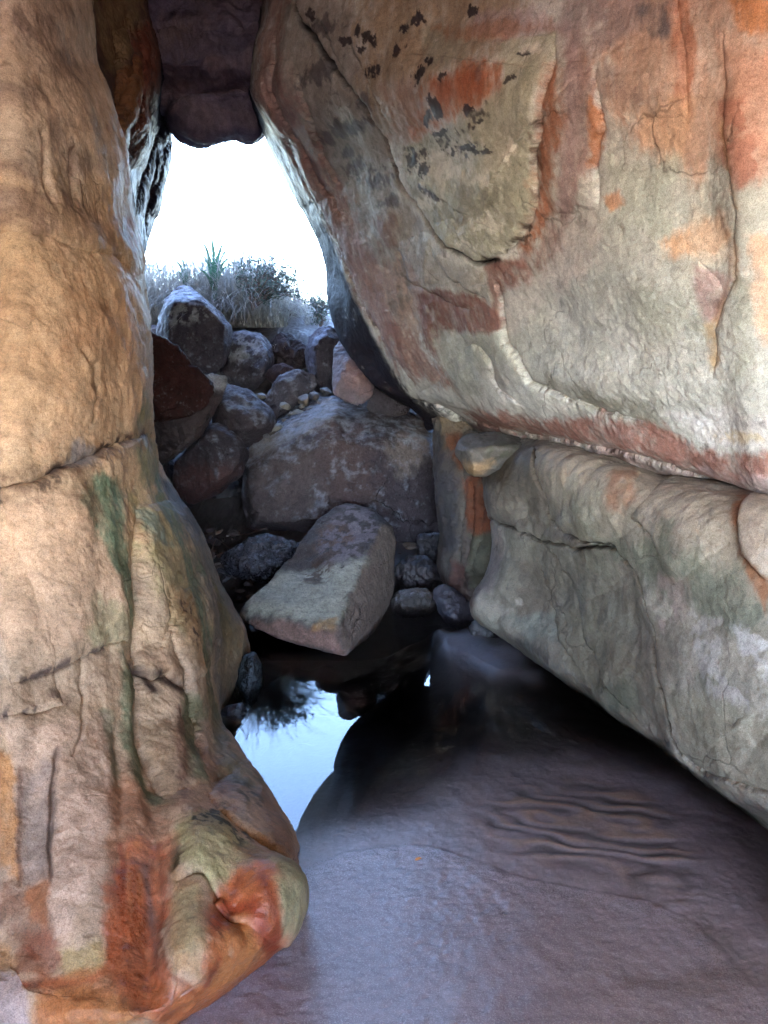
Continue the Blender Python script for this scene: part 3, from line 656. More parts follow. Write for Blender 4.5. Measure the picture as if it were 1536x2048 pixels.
    s.patches((200, 194, 180), 7, .34, .15, .4, off=33., aniso=(1, 1, 2.5))
    s.mottle(.30, 8, off=23., aniso=(1, 1, 2)); s.mottle(.2, 30, off=24., aniso=(1, 1, 2)); s.mottle(.14, 2.5, off=28., tint=(.5, 1, 1.5))
    s.streak(CR, 5.5, (24, 19, 20), 1.)
    s.sat = .75; s.alb = .98; s.tint = (1.03, .975, 1.0)
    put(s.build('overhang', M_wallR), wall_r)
def RW_lower():
    W = lambda x, y, z: np.array((x, y, z))
    rows = [
     [(960,880,5.0),(985,880,4.5),(1085,872,3.95),(1250,915,3.35),(1400,962,2.95),(1560,985,2.6),(1800,990,2.3)],
     [(990,920,5.0),(985,905,4.4),(1082,892,3.7),(1250,938,3.08),(1400,985,2.70),(1560,1003,2.40),(1800,1010,2.12)],
     [(1000,980,5.0),(972,960,4.25),(1080,930,3.46),(1250,975,2.86),(1400,1020,2.52),(1560,1040,2.23),(1800,1060,2.0)],
     [(1020,1040,5.0),(988,1040,4.15),(1100,1030,3.44),(1250,1070,2.82),(1400,1110,2.46),(1560,1140,2.17),(1800,1170,1.95)],
     [(1020,1120,4.9),(990,1115,4.1),(1110,1130,3.52),(1250,1180,2.92),(1400,1230,2.48),(1560,1270,2.18),(1800,1320,1.95)],
     [(1000,1190,4.8),(957,1190,4.08),(1110,1230,3.48),(1250,1290,2.92),(1400,1360,2.47),(1560,1420,2.16),(1800,1480,1.92)],
     [(990,1230,4.8),(950,1222,4.05),(1080,1290,3.48),(1230,1385,2.94),(1400,1480,2.48),(1560,1560,2.15),(1800,1680,1.9)],
     [(990,1250,4.8),(962,1250,4.12),(1075,1318,3.56),(1228,1428,3.0),(1400,1535,2.54),(1560,1640,2.2),(1800,1790,1.92)],
     [(1000,1265,4.8),(985,1265,4.4),(1090,1330,3.85),(1240,1438,3.25),(1410,1545,2.76),(1570,1655,2.36),(1800,1800,2.05)],
     [(1010,1300,4.8),(1000,1300,4.5),(1105,1370,3.95),(1260,1480,3.32),(1430,1610,2.84),(1590,1720,2.42),(1800,1860,2.1)],
     [(1010,1400,4.8),(1000,1400,4.5),(1105,1470,3.95),(1260,1600,3.32),(1430,1740,2.84),(1590,1850,2.42),(1800,2000,2.1)],
    ]
    net = []
    for r in rows:
        pts = [P(r[0][0]+80, r[0][1], 5.6)]+[P(*q) for q in r]
        z = pts[-1][2]
        pts += [W(1.75, .6, z), W(2.7, -1.2, z), W(4.4, -3.2, z)]
        net.append(pts)
    s = Surf(net)
    c = np.array((0, 0, CAMH)); k = (s.px > 1100) & (s.px < 1400) & (s.py > 1000) & (s.py < 1300)
    if ((c-s.V[k])*s.n[k]).sum(1).mean() < 0: s.flip = not s.flip; s.n = -s.n
    s.noise(.03, 2.2, 3, off=62.)
    s.noise(.016, 4, 4, off=65.)
    s.noise(.005, 12, 4, off=67., mode='ridge')
    s.noise(.0022, 44, 4, off=68.)
    A = [(1072, 905), (1080, 950), (1098, 1000), (1108, 1040), (1135, 1062), (1180, 1075), (1230, 1092)]
    s.step(A, .016, 9, 150, side=-1, groove=.5, jit=.5); s.crack(A, 3, .035, jit=.7)
    Bq = [(985, 1035), (1030, 1055), (1080, 1075), (1130, 1088), (1200, 1090), (1240, 1100)]
    s.step(Bq, .016, 6, 90, side=-1, groove=.8, jit=.6); s.crack(Bq, 3, .035, jit=.7)
    Cq = [(1230, 1092), (1275, 1150), (1305, 1200), (1318, 1250), (1332, 1330), (1345, 1400), (1350, 1470), (1390, 1540), (1440, 1580)]
    s.step(Cq, .016, 8, 150, side=-1, groove=.5, jit=.6); s.crack(Cq, 3, .03, jit=.7)
    s.step([(1085, 1075), (1130, 1120), (1160, 1170), (1180, 1200)], 0.021, 5, 70, side=-1, groove=.7)
    s.step([(1270, 1040), (1310, 1070), (1340, 1120), (1370, 1160)], 0.021, 5, 80, side=-1, groove=.6)
    s.step([(1090, 1100), (1110, 1220), (1115, 1290), (1150, 1330)], 0.014, 5, 60, side=-1, groove=.5)
    s.step([(1160, 1190), (1175, 1290), (1210, 1370), (1300, 1450)], 0.014, 5, 70, side=-1, groove=.5)
    s.step([(1500, 1000), (1490, 1060), (1500, 1110), (1536, 1160)], 0.042, 5, 80, side=-1, groove=.6)
    s.step([(1350, 1480), (1420, 1545), (1470, 1560), (1560, 1590)], 0.021, 5, 60, side=1, groove=.6)
    for (x, y, r, h) in ((1015, 1000, 30, .03), (1140, 960, 60, .02), (1240, 990, 50, .025), (1320, 1210, 40, .02), (1020, 1170, 40, .04), (970, 1210, 26, .05), (1180, 1150, 50, .02), (1250, 1330, 60, .02), (1450, 1350, 90, .03), (1400, 1080, 70, .03), (1060, 1010, 20, -.03), (1130, 1180, 25, -.025), (1280, 1260, 28, -.02)):
        s.bump(x, y, r, r*1.2, h)
    s.base([(128, 122, 106), (146, 138, 120), (158, 150, 132), (136, 134, 114), (164, 152, 134)], 2.2, off=71.)
    pt = s.paint
    pt([(950, 900), (1085, 880), (1110, 1050), (1240, 1092), (1300, 1180), (1200, 1100), (1060, 1075), (985, 1040)], (124, 114, 102), 16, .8, speck=.3)
    pt([(960, 950), (1060, 900), (1090, 960), (1060, 1000), (990, 1000)], (84, 78, 70), 16, .6)
    pt([(985, 970), (1020, 965), (1030, 1010), (1000, 1020)], (168, 156, 136), 8, .7)
    pt([(1080, 890), (1250, 930), (1400, 985), (1536, 1000), (1560, 1060), (1400, 1060), (1240, 1010), (1110, 950)], (172, 156, 134), 20, .8)
    pt([(1230, 960), (1270, 950), (1275, 1000), (1245, 1040), (1225, 1010)], (150, 104, 76), 8, .8, speck=.5)
    pt([(1120, 950), (1220, 960), (1220, 1040), (1140, 1040)], (164, 160, 140), 14, .7, thr=-.08)
    pt([(1280, 1010), (1480, 1020), (1500, 1110), (1360, 1120)], (164, 152, 134), 20, .7)
    pt([(1200, 1090), (1330, 1080), (1480, 1140), (1536, 1220), (1480, 1260), (1340, 1180), (1240, 1130)], (112, 118, 100), 22, .8, speck=.3)
    pt([(1330, 1050), (1370, 1040), (1372, 1100), (1340, 1110)], (118, 124, 104), 10, .8)
    pt([(1330, 1140), (1390, 1150), (1390, 1230), (1345, 1260)], (170, 150, 138), 9, .7, thr=-.1)
    pt([(1380, 1220), (1480, 1240), (1600, 1420), (1536, 1440), (1440, 1380)], (184, 178, 168), 12, .8, thr=.0, freq=9)
    pt([(1480, 1250), (1640, 1250), (1640, 1360), (1500, 1320)], (190, 186, 180), 12, .85, thr=-.06, freq=10)
    pt([(1480, 990), (1505, 1000), (1495, 1080), (1540, 1160), (1536, 1240), (1500, 1140), (1478, 1060)], (150, 94, 52), 8, .85)
    pt([(1508, 1010), (1640, 1010), (1640, 1150), (1540, 1150), (1505, 1090)], (174, 158, 142), 8, .85)
    pt([(1000, 1060), (1200, 1100), (1310, 1230), (1340, 1480), (1200, 1410), (1050, 1290), (990, 1180)], (120, 114, 96), 24, .75, speck=.3)
    pt([(1080, 1250), (1200, 1220), (1280, 1320), (1280, 1430), (1150, 1370)], (132, 124, 98), 20, .7, speck=.3)
    pt([(1040, 1120), (1110, 1140), (1110, 1250), (1050, 1240)], (106, 96, 82), 16, .7)
    pt([(985, 1050), (1010, 1060), (1010, 1200), (975, 1180)], (160, 146, 134), 9, .8)
    pt([(1020, 1240), (1110, 1230), (1110, 1290), (1050, 1280)], (128, 132, 118), 10, .8)
    pt([(1340, 1380), (1500, 1400), (1640, 1500), (1640, 1640), (1480, 1580), (1370, 1500)], (152, 146, 120), 20, .8)
    pt([(1200, 1370), (1280, 1360), (1300, 1420), (1230, 1410)], (96, 104, 86), 10, .7)
    for x, y in ((1060, 1300), (1130, 1360), (1220, 1430), (1310, 1480), (1400, 1550), (1490, 1600)):
        pt([(x-50, y-25), (x+40, y), (x+60, y+60), (x-40, y+20)], (66, 62, 52), 14, .7, speck=.3, wet=.8)
    [s.streak(q, 2.6, (44, 38, 34), .8) for q in (A, Bq, Cq)]
    s.patches((84, 80, 74), 9, .30, .12, .5, off=81.); s.patches((196, 188, 172), 8, .36, .14, .5, off=83.)
    s.mottle(.34, 9, off=73.); s.mottle(.24, 32, off=74.); s.mottle(.14, 2.5, off=78., tint=(.5, 1, 1.5))
    s.wet = np.maximum(s.wet, .75*sstep(.14, .02, s.V[:, 2]))
    s.sat = .8; s.alb = .68; s.tint = (1.05, .97, .97)
    put(s.build('lower_bulge', M_wallR), wall_r)
def RW_buttress():
    rows = [
     [(900,760,5.6),(862,770,5.15),(880,775,4.95),(960,800,4.8),(1060,830,4.8)],
     [(900,840,5.6),(866,845,5.1),(885,850,4.85),(960,870,4.7),(1060,880,4.8)],
     [(900,900,5.6),(870,905,5.05),(898,910,4.78),(960,920,4.68),(1060,930,4.8)],
     [(905,970,5.6),(874,975,5.02),(905,980,4.72),(980,985,4.6),(1080,1000,4.8)],
     [(910,1060,5.6),(882,1065,5.0),(915,1070,4.66),(1000,1080,4.55),(1080,1090,4.8)],
     [(910,1130,5.5),(882,1140,4.95),(915,1150,4.62),(1000,1160,4.5),(1080,1180,4.8)],
     [(930,1180,5.3),(908,1190,4.85),(935,1200,4.55),(1000,1215,4.45),(1080,1230,4.7)],
     [(950,1230,5.2),(935,1240,4.8),(950,1250,4.6),(1000,1260,4.5),(1080,1270,4.7)],
     [(950,1330,5.2),(935,1340,4.8),(950,1350,4.6),(1000,1360,4.5),(1080,1370,4.7)]]
    s = Surf([[P(*q) for q in r] for r in rows])
    c = np.array((0, 0, CAMH)); k = (s.px > 890) & (s.px < 990) & (s.py > 900) & (s.py < 1200)
    if ((c-s.V[k])*s.n[k]).sum(1).mean() < 0: s.flip = not s.flip; s.n = -s.n
    s.noise(.05, 4, 4, off=92., aniso=(1, 1, .6)); s.noise(.014, 14, 4, off=95., mode='ridge'); s.noise(.005, 44, 3, off=96.)
    for q in ([(915, 880), (930, 1000), (920, 1100), (940, 1180)], [(945, 960), (950, 1060), (935, 1150)], [(965, 990), (968, 1080), (950, 1170)]):
        s.step(q, .04, 7, 30, side=-1, groove=.6)
    s.base([(96, 82, 80), (118, 100, 94), (134, 122, 112), (110, 104, 92)], 4, off=98.)
    s.paint([(862, 810), (930, 820), (960, 850), (910, 870), (890, 900)], (150, 124, 98), 8, .8)
    s.paint([(890, 870), (925, 860), (935, 930), (915, 940)], (160, 96, 64), 6, .85)
    s.paint([(920, 960), (960, 960), (985, 1060), (955, 1080), (935, 1040)], (156, 82, 46), 8, .9)
    s.paint([(910, 1120), (935, 1140), (930, 1200), (900, 1180)], (120, 64, 56), 8, .7)
    s.paint([(940, 1070), (985, 1080), (985, 1190), (950, 1180)], (116, 114, 92), 8, .8)
    s.paint([(870, 940), (910, 950), (915, 1100), (885, 1100)], (100, 96, 104), 10, .7)
    s.mottle(.45, 10, off=101.); s.mottle(.3, 34, off=102.)
    s.wet = .7*sstep(.3, .02, s.V[:, 2])
    s.alb = .42; s.sat = .9
    put(s.build('buttress', M_wallR), wall_r)
RW_upper(); RW_lower(); RW_buttress(); print('t right', round(time.time()-T0, 1))

# ------------------------------------------------------------------ ceiling arch
def CEIL():
    cols = [200, 262, 300, 322, 340, 362, 392, 420, 445, 470, 495, 516, 532, 550, 585, 640]
    lip = [150, 190, 215, 236, 240, 264, 282, 284, 280, 276, 284, 279, 264, 276, 300, 330]
    rows = []
    def R(f): return [P(*f(i)) for i in range(len(cols))]
    n = len(cols)-1
    arch = lambda i: math.sin(math.pi*i/n)
    rows.append(R(lambda i: (cols[i]*1.25-100, -620, 3.0)))
    rows.append(R(lambda i: (cols[i]*1.15-60, -330, 3.7)))
    rows.append(R(lambda i: (cols[i]*1.05-20, -120, 4.4+.15*arch(i))))
    rows.append(R(lambda i: (cols[i], 0, 4.8+.2*arch(i))))
    rows.append(R(lambda i: (cols[i], 70, 5.0+.25*arch(i))))
    rows.append(R(lambda i: (cols[i], 128+.05*lip[i]-10, 5.0+.1*arch(i))))
    rows.append(R(lambda i: (cols[i], 175+.08*(lip[i]-250), 5.25+.15*arch(i))))
    rows.append(R(lambda i: (cols[i], lip[i]-30, 5.45)))
    rows.append(R(lambda i: (cols[i], lip[i]-4, 5.65)))
    rows.append(R(lambda i: (cols[i], lip[i]-4, 5.95)))
    rows.append(R(lambda i: (cols[i], lip[i]-60, 6.4)))
    rows.append(R(lambda i: (cols[i], lip[i]-420, 6.6)))
    rows.append(R(lambda i: (cols[i], lip[i]-1500, 6.8)))
    s = Surf(rows)
    c = np.array((0, 0, CAMH)); k = (s.px > 330) & (s.px < 530) & (s.py > 20) & (s.py < 200) & (s.d < 5.4)
    if ((c-s.V[k])*s.n[k]).sum(1).mean() < 0: s.flip = not s.flip; s.n = -s.n
    s.noise(.12, 2.0, 3, off=111.); s.noise(.04, 6, 4, off=112.); s.noise(.009, 20, 4, off=113., mode='ridge')
    s.step([(296, 140), (310, 130), (340, 133), (370, 110), (385, 80), (388, 40)], .10, 14, 70, side=-1, groove=.4)
    s.step([(400, 60), (470, 60), (540, 40)], .05, 12, 60, side=1, groove=.4)
    s.step([(330, 200), (420, 190), (520, 195)], .05, 12, 60, side=1, groove=.3)
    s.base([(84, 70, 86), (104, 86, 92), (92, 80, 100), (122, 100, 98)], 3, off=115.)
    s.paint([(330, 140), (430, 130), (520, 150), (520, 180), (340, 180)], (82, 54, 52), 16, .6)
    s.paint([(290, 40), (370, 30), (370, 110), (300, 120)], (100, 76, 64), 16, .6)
    s.mottle(.4, 9, off=116.); s.mottle(.25, 30, off=117.)
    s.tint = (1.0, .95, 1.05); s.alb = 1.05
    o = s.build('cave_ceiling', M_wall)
    tag(o, 'dark rock arch of the cave roof over the bright opening', 'cave ceiling', kind='structure')
CEIL()

# ------------------------------------------------------------------ unseen rock mass round the passage, added to block daylight
def cliff_blocker():
    bm = bmesh.new()
    def box(x0, x1, y0, y1, z0, z1):
        vs = [bm.verts.new(v) for v in ((x0,y0,z0),(x1,y0,z0),(x1,y1,z0),(x0,y1,z0),(x0,y0,z1),(x1,y0,z1),(x1,y1,z1),(x0,y1,z1))]
        for f in ((0,3,2,1),(4,5,6,7),(0,1,5,4),(1,2,6,5),(2,3,7,6),(3,0,4,7)): bm.faces.new([vs[i] for i in f])
    def prism(poly, z0, z1):
        a = [bm.verts.new((x, y, z0)) for x, y in poly]; b = [bm.verts.new((x, y, z1)) for x, y in poly]
        n = len(poly)
        bm.faces.new(a[::-1]); bm.faces.new(b)
        for i in range(n): bm.faces.new((a[i], a[(i+1) % n], b[(i+1) % n], b[i]))
    prism([(-2.5, 6.3), (-2.55, 4.5), (-2.3, 2), (-2.0, .9), (-2.6, -.7), (-3.7, -2.4), (-4.4, -2.9), (-16, -2.5), (-16, 6.5)], -1, 13)
    prism([(1.6, 5.2), (1.9, 6.6), (16, 6.6), (16, -2.8), (5.2, -2.9), (3.4, -1.0), (2.35, .6), (2.3, 2.4), (2.2, 3.6)], -1, 13.02)
    prism([(-2.6, 6.2), (2.5, 6.4), (2.5, 1.2), (3.2, -.2), (5.3, -2.6), (-4.5, -2.6), (-2.6, -.2)], 4.35, 13.04)
    box(-15.9, 15.9, -4.6, -2.55, 2.55, 13.06); box(-2.2, 3.0, -4.4, -2.7, -1, .95); box(-15.8, -2.1, -4.5, -2.6, -1, 13.08); box(2.9, 15.8, -4.5, -2.65, -1, 13.1)  # lintel, low bank and side blocks added unseen to limit light from behind
    bmesh.ops.recalc_face_normals(bm, faces=bm.faces)
    me = bpy.data.meshes.new('cliff_blocker'); bm.to_mesh(me); bm.free()
    set_col(me, np.tile(np.array([*lin((176, 146, 116)), 0.]), (len(me.vertices), 1)))
    o = bpy.data.objects.new('cliff_blocker', me); COL.objects.link(o); me.materials.append(M_wall)
    tag(o, 'unseen rock mass round the passage, added to block and shape daylight', 'cliff_blocker', kind='structure')
cliff_blocker()

# ------------------------------------------------------------------ ground sheet: sand, pool floor, rubble bank, land outside
def gp(px, py, z=0.):
    b = (1024-py)/F; d = (z-CAMH)/(b*CP-SP); p = P(px, py, d); return (p[0], p[1])
SHORE = [gp(*q) for q in ((430, 1800), (560, 1772), (600, 1742), (690, 1703), (780, 1691), (850, 1688), (930, 1712), (1030, 1750), (1150, 1775), (1300, 1800), (1400, 1850), (1470, 1930), (1620, 2080))]
SHELF = [gp(*q) for q in ((430, 1780), (560, 1757), (600, 1728), (690, 1690), (800, 1672), (900, 1640), (970, 1580), (1050, 1545), (1180, 1540), (1290, 1565), (1370, 1620), (1410, 1700), (1440, 1800), (1536, 1900), (1700, 2060))]
def pool_z(x, y):
    d, sg, _ = line_sd(x, -y, [(a, -b) for a, b in SHORE]); e = -d*sg     # positive towards the camera
    dn, sn, _ = line_sd(x, -y, [(a, -b) for a, b in SHELF]); g = -dn*sn
    land = .0+.03*sstep(0, 1.4, e)+.006*np.clip(e, 0, .3)/.3
    shelf = -.002-.016*sstep(0, .6, -e)
    deep = -.02-.17*sstep(0, 1.1, -g)
    z = np.where(e > 0, land, np.where(g > 0, shelf, np.minimum(shelf, deep*sstep(0, .25, -g)+shelf*(1-sstep(0, .25, -g)))))
    return z, e, g
def terr(x, y):
    x = np.asarray(x, float); y = np.asarray(y, float)
    z, e, g = pool_z(x, y)
    prof = np.interp(y, [3.9, 4.3, 4.7, 5.2, 5.6, 6.0, 6.5, 7.0, 7.4, 8, 10, 20, 60, 400], [-.3, -.10, .02, .16, .27, .5, .9, 1.3, 1.6, 1.8, 2.0, 1.9, .6, -2.])
    right = sstep(-.15, .35, x)*sstep(5.8, 5.0, y)
    prof = prof-.14*right
    z = np.where(y > 3.9, np.maximum(prof, z-.1*sstep(3.9, 4.4, y)), z)
    # small sand bar against the right wall
    xb, yb = gp(965, 1300)
    bq = .35*perlin(np.stack([x*7, y*5, x*0+.3], 1))
    wide = sstep(.1, .9, np.exp(-(((x-xb-.05)/.5)**2+((y-yb)/.8)**2)))*(y < 5)
    z = z*(1-wide)+np.maximum(z, -.03)*wide
    bm_ = sstep(.05, .7, bq+np.exp(-(((x-xb-.02-.35*(yb-y))/.2)**2+((y-yb)/.34)**2)))*(y < 5)
    z = z*(1-bm_)+(-.001+.010*bq)*bm_
    out = sstep(2.5, 8, np.abs(x))*sstep(7, 12, np.abs(y))
    return z, e, g
def ground():
    ys = [-1.0]
    while ys[-1] < 10:
        y = ys[-1]; ys.append(y+(.0055 if .9 < y < 2.6 else .008 if y < 4.2 and y > .9 else .016 if y > 4 else .06))
    g = 10.3; st = .4
    while g < 900: ys.append(g); st *= 1.22; g += st
    g = -1.1; st = .12
    while g > -900: ys.insert(0, g); st *= 1.22; g -= st
    xs = list(np.arange(-1.7, 1.75, .0085))
    g = 1.8; st = .06
    while g < 900: xs.append(g); xs.insert(0, -g); st *= 1.25; g += st
    xs = np.array(sorted(xs)); ys = np.array(ys)
    X, Y = np.meshgrid(xs, ys, indexing='ij')
    x = X.ravel(); y = Y.ravel()
    z, e, g = terr(x, y)
    V = np.stack([x, y, z], 1)
    px, py, d = proj(V)
    near = (np.abs(x) < 3) & (y > -1) & (y < 11)
    rough = sstep(4.1, 5.0, y)
    V[:, 2] += np.where(near, (.0012+.03*rough)*fbm(V*np.array((3, 3, 0))+.5, 4), .02*fbm(V*np.array((.4, .4, 0)), 3))
    V[:, 2] += near*rough*.012*fbm(V*np.array((22, 22, 0)), 3, mode='ridge')
    # sand texture: fine wet grain and worn ripples
    sand = near*(1-rough)
    gr = fbm(V*np.array((70, 55, 0)), 3, off=4.)
    spark = sstep(1260, 1060, px+.9*(py-1700))*sstep(-.15, .05, e)
    V[:, 2] += sand*((.0006+.0022*spark)*gr+.005*fbm(V*np.array((14, 11, 0)), 4, off=14., gain=.6))
    wv = fbm(V*np.array((2.2, 4.5, 0)), 3, off=33.)
    rip = np.sin((y*1.0+x*.32+.26*wv+.05*perlin(np.stack([x*6, y*6, x*0], 1)))*2*math.pi/.095)
    zone = sstep(.02, .2, -e)*sstep(-.02, .12, g)*sstep(.15, .45, x)
    rip = rip*(.45+1.1*np.clip(fbm(V*np.array((4, 7, 0)), 3, off=71.)+.35, 0, 1)); V[:, 2] += sand*zone*.003*rip
    V[:, 2] += sand*.0012*fbm(V*np.array((9, 9, 0)), 2, off=63.)
    # colour
    C = np.tile(lin((124, 115, 124)), (len(x), 1))
    n = fbm(V*np.array((2.5, 4, 0)), 4, off=21.)
    C *= (1+.25*n)[:, None]
    warm = sstep(.0, .5, x)*sstep(2.9, 1.4, y)
    C = C*(1-.6*warm[:, None])+lin((118, 94, 86))*.6*warm[:, None]
    mar = fbm(V*np.array((3.2, 5.5, 0))+np.stack([wv, wv, wv], 1)*.9, 4, off=81.)
    k = (sstep(.02, .28, mar)*sstep(.25, .7, x)*.5)[:, None]; C = C*(1-k)+lin((80, 60, 54))*k
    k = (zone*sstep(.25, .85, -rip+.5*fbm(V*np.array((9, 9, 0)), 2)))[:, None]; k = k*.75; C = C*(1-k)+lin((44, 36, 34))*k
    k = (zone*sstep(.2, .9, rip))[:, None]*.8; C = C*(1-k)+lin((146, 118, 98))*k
    silt = sstep(-.1, .7, -g+.25*n)[:, None]; C = C*(1-silt)+lin((60, 54, 54))*silt
    bank = (rough*near)[:, None]; C = C*(1-bank)+lin((62, 54, 54))*(1+.6*fbm(V*12, 4, off=5.))[:, None]*bank
    xb, yb = gp(950, 1310); bar = (np.exp(-(((x-xb)/.26)**2+((y-yb)/.4)**2)*1.2))[:, None]
    C = C*(1-bar)+lin((82, 80, 92))*bar
    beach = (~near & (y < 0))[:, None]; C = np.where(beach, lin((140, 134, 124)), C)
    land = (~near & (y > 5))[:, None]; C = np.where(land, lin((92, 92, 70)), C)
    spk = fbm(V*np.array((150, 150, 0)), 2, off=9.)
    C *= np.where(near, 1+.25*spk, 1)[:, None]
    wet = near*sstep(-.3, .1, e)*.9*(1-rough)+near*rough*.3
    f = grid_faces(len(xs), len(ys))
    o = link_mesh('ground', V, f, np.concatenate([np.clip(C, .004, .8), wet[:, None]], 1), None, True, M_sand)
    if o.data.polygons[0].normal.z < 0: o.data.flip_normals()
    tag(o, 'wet grey sand floor of the cave rising to a rubble bank', 'ground', kind='structure')
M_sand = rock_mat('wet_sand', bump=.24, fine=260., mid=60., rough=.55, var=.22, dark_pits=.1, spec=1., frac=.01)
ground(); print('t ground', round(time.time()-T0, 1))

# ------------------------------------------------------------------ water
def water():
    m, nt, N, L = new_mat('pool_water')
    out = N('ShaderNodeOutputMaterial'); mix = N('ShaderNodeMixShader'); tr = N('ShaderNodeBsdfTransparent'); gl = N('ShaderNodeBsdfGlossy')
    gl.inputs['Roughness'].default_value = .0
    fr = N('ShaderNodeFresnel'); fr.inputs['IOR'].default_value = 1.33
    ge = N('ShaderNodeNewGeometry'); inv = N('ShaderNodeMath'); inv.operation = 'SUBTRACT'; inv.inputs[0].default_value = 1
    L(ge.outputs['Backfacing'], inv.inputs[1]); mu = N('ShaderNodeMath'); mu.operation = 'MULTIPLY'; L(fr.outputs[0], mu.inputs[0]); L(inv.outputs[0], mu.inputs[1])
    L(mu.outputs[0], mix.inputs[0]); L(tr.outputs[0], mix.inputs[1]); L(gl.outputs[0], mix.inputs[2]); L(mix.outputs[0], out.inputs['Surface'])
    va = N('ShaderNodeVolumeAbsorption'); va.inputs['Color'].default_value = (.42, .36, .32, 1); va.inputs['Density'].default_value = 18.0
    L(va.outputs[0], out.inputs['Volume'])
    x0, x1, y0, y1, z0, z1 = -1.75, 2.2, .6, 5.3, -.6, 0.
    V = [(x0,y0,z0),(x1,y0,z0),(x1,y1,z0),(x0,y1,z0),(x0,y0,z1),(x1,y0,z1),(x1,y1,z1),(x0,y1,z1)]
    f = [(0,3,2,1),(4,5,6,7),(0,1,5,4),(1,2,6,5),(2,3,7,6),(3,0,4,7)]
    o = link_mesh('water', np.array(V, float), f, None, None, False, m)
    tag(o, 'still dark pool mirroring the bright cave opening', 'water', kind='structure')
water()

# ------------------------------------------------------------------ boulders
def hull_mesh(lists):
    bm = bmesh.new()
    for pts in lists:
        b2 = bmesh.new()
        for p in pts: b2.verts.new(p)
        r = bmesh.ops.convex_hull(b2, input=b2.verts)
        dead = [g for g in r['geom_interior'] if isinstance(g, bmesh.types.BMVert)]+[g for g in r['geom_unused'] if isinstance(g, bmesh.types.BMVert)]
        if dead: bmesh.ops.delete(b2, geom=list(set(dead)), context='VERTS')
        bmesh.ops.recalc_face_normals(b2, faces=b2.faces)
        me = bpy.data.meshes.new('tmp'); b2.to_mesh(me); b2.free(); bm.from_mesh(me); bpy.data.meshes.remove(me)
    me = bpy.data.meshes.new('hull'); bm.to_mesh(me); bm.free()
    return me
def remesh(me, vox):
    o = bpy.data.objects.new('tmp', me); COL.objects.link(o)
    md = o.modifiers.new('r', 'REMESH'); md.mode = 'VOXEL'; md.voxel_size = vox
    dg = bpy.context.evaluated_depsgraph_get(); dg.update()
    out = bpy.data.meshes.new_from_object(o.evaluated_get(dg))
    bpy.data.objects.remove(o); bpy.data.meshes.remove(me)
    return out
def mesh_arrays(me):
    V = np.empty(len(me.vertices)*3); me.vertices.foreach_get('co', V); V = V.reshape(-1, 3)
    E = np.empty(len(me.edges)*2, np.int32); me.edges.foreach_get('vertices', E); E = E.reshape(-1, 2)
    return V, E
def smooth(V, E, it):
    deg = np.zeros(len(V)); np.add.at(deg, E[:, 0], 1); np.add.at(deg, E[:, 1], 1)
    for _ in range(it):
        S = np.zeros_like(V)
        for k in range(3):
            S[:, k] = np.bincount(E[:, 0], V[E[:, 1], k], len(V))+np.bincount(E[:, 1], V[E[:, 0], k], len(V))
        V = V*.4+.6*S/np.maximum(deg, 1)[:, None]
    return V
def vnormals(me, V):
    me.vertices.foreach_set('co', V.astype(np.float32).ravel()); me.update()
    n = np.empty(len(V)*3, np.float32); me.vertex_normals.foreach_get('vector', n); return n.reshape(-1, 3).astype(float)
SEED = [0]
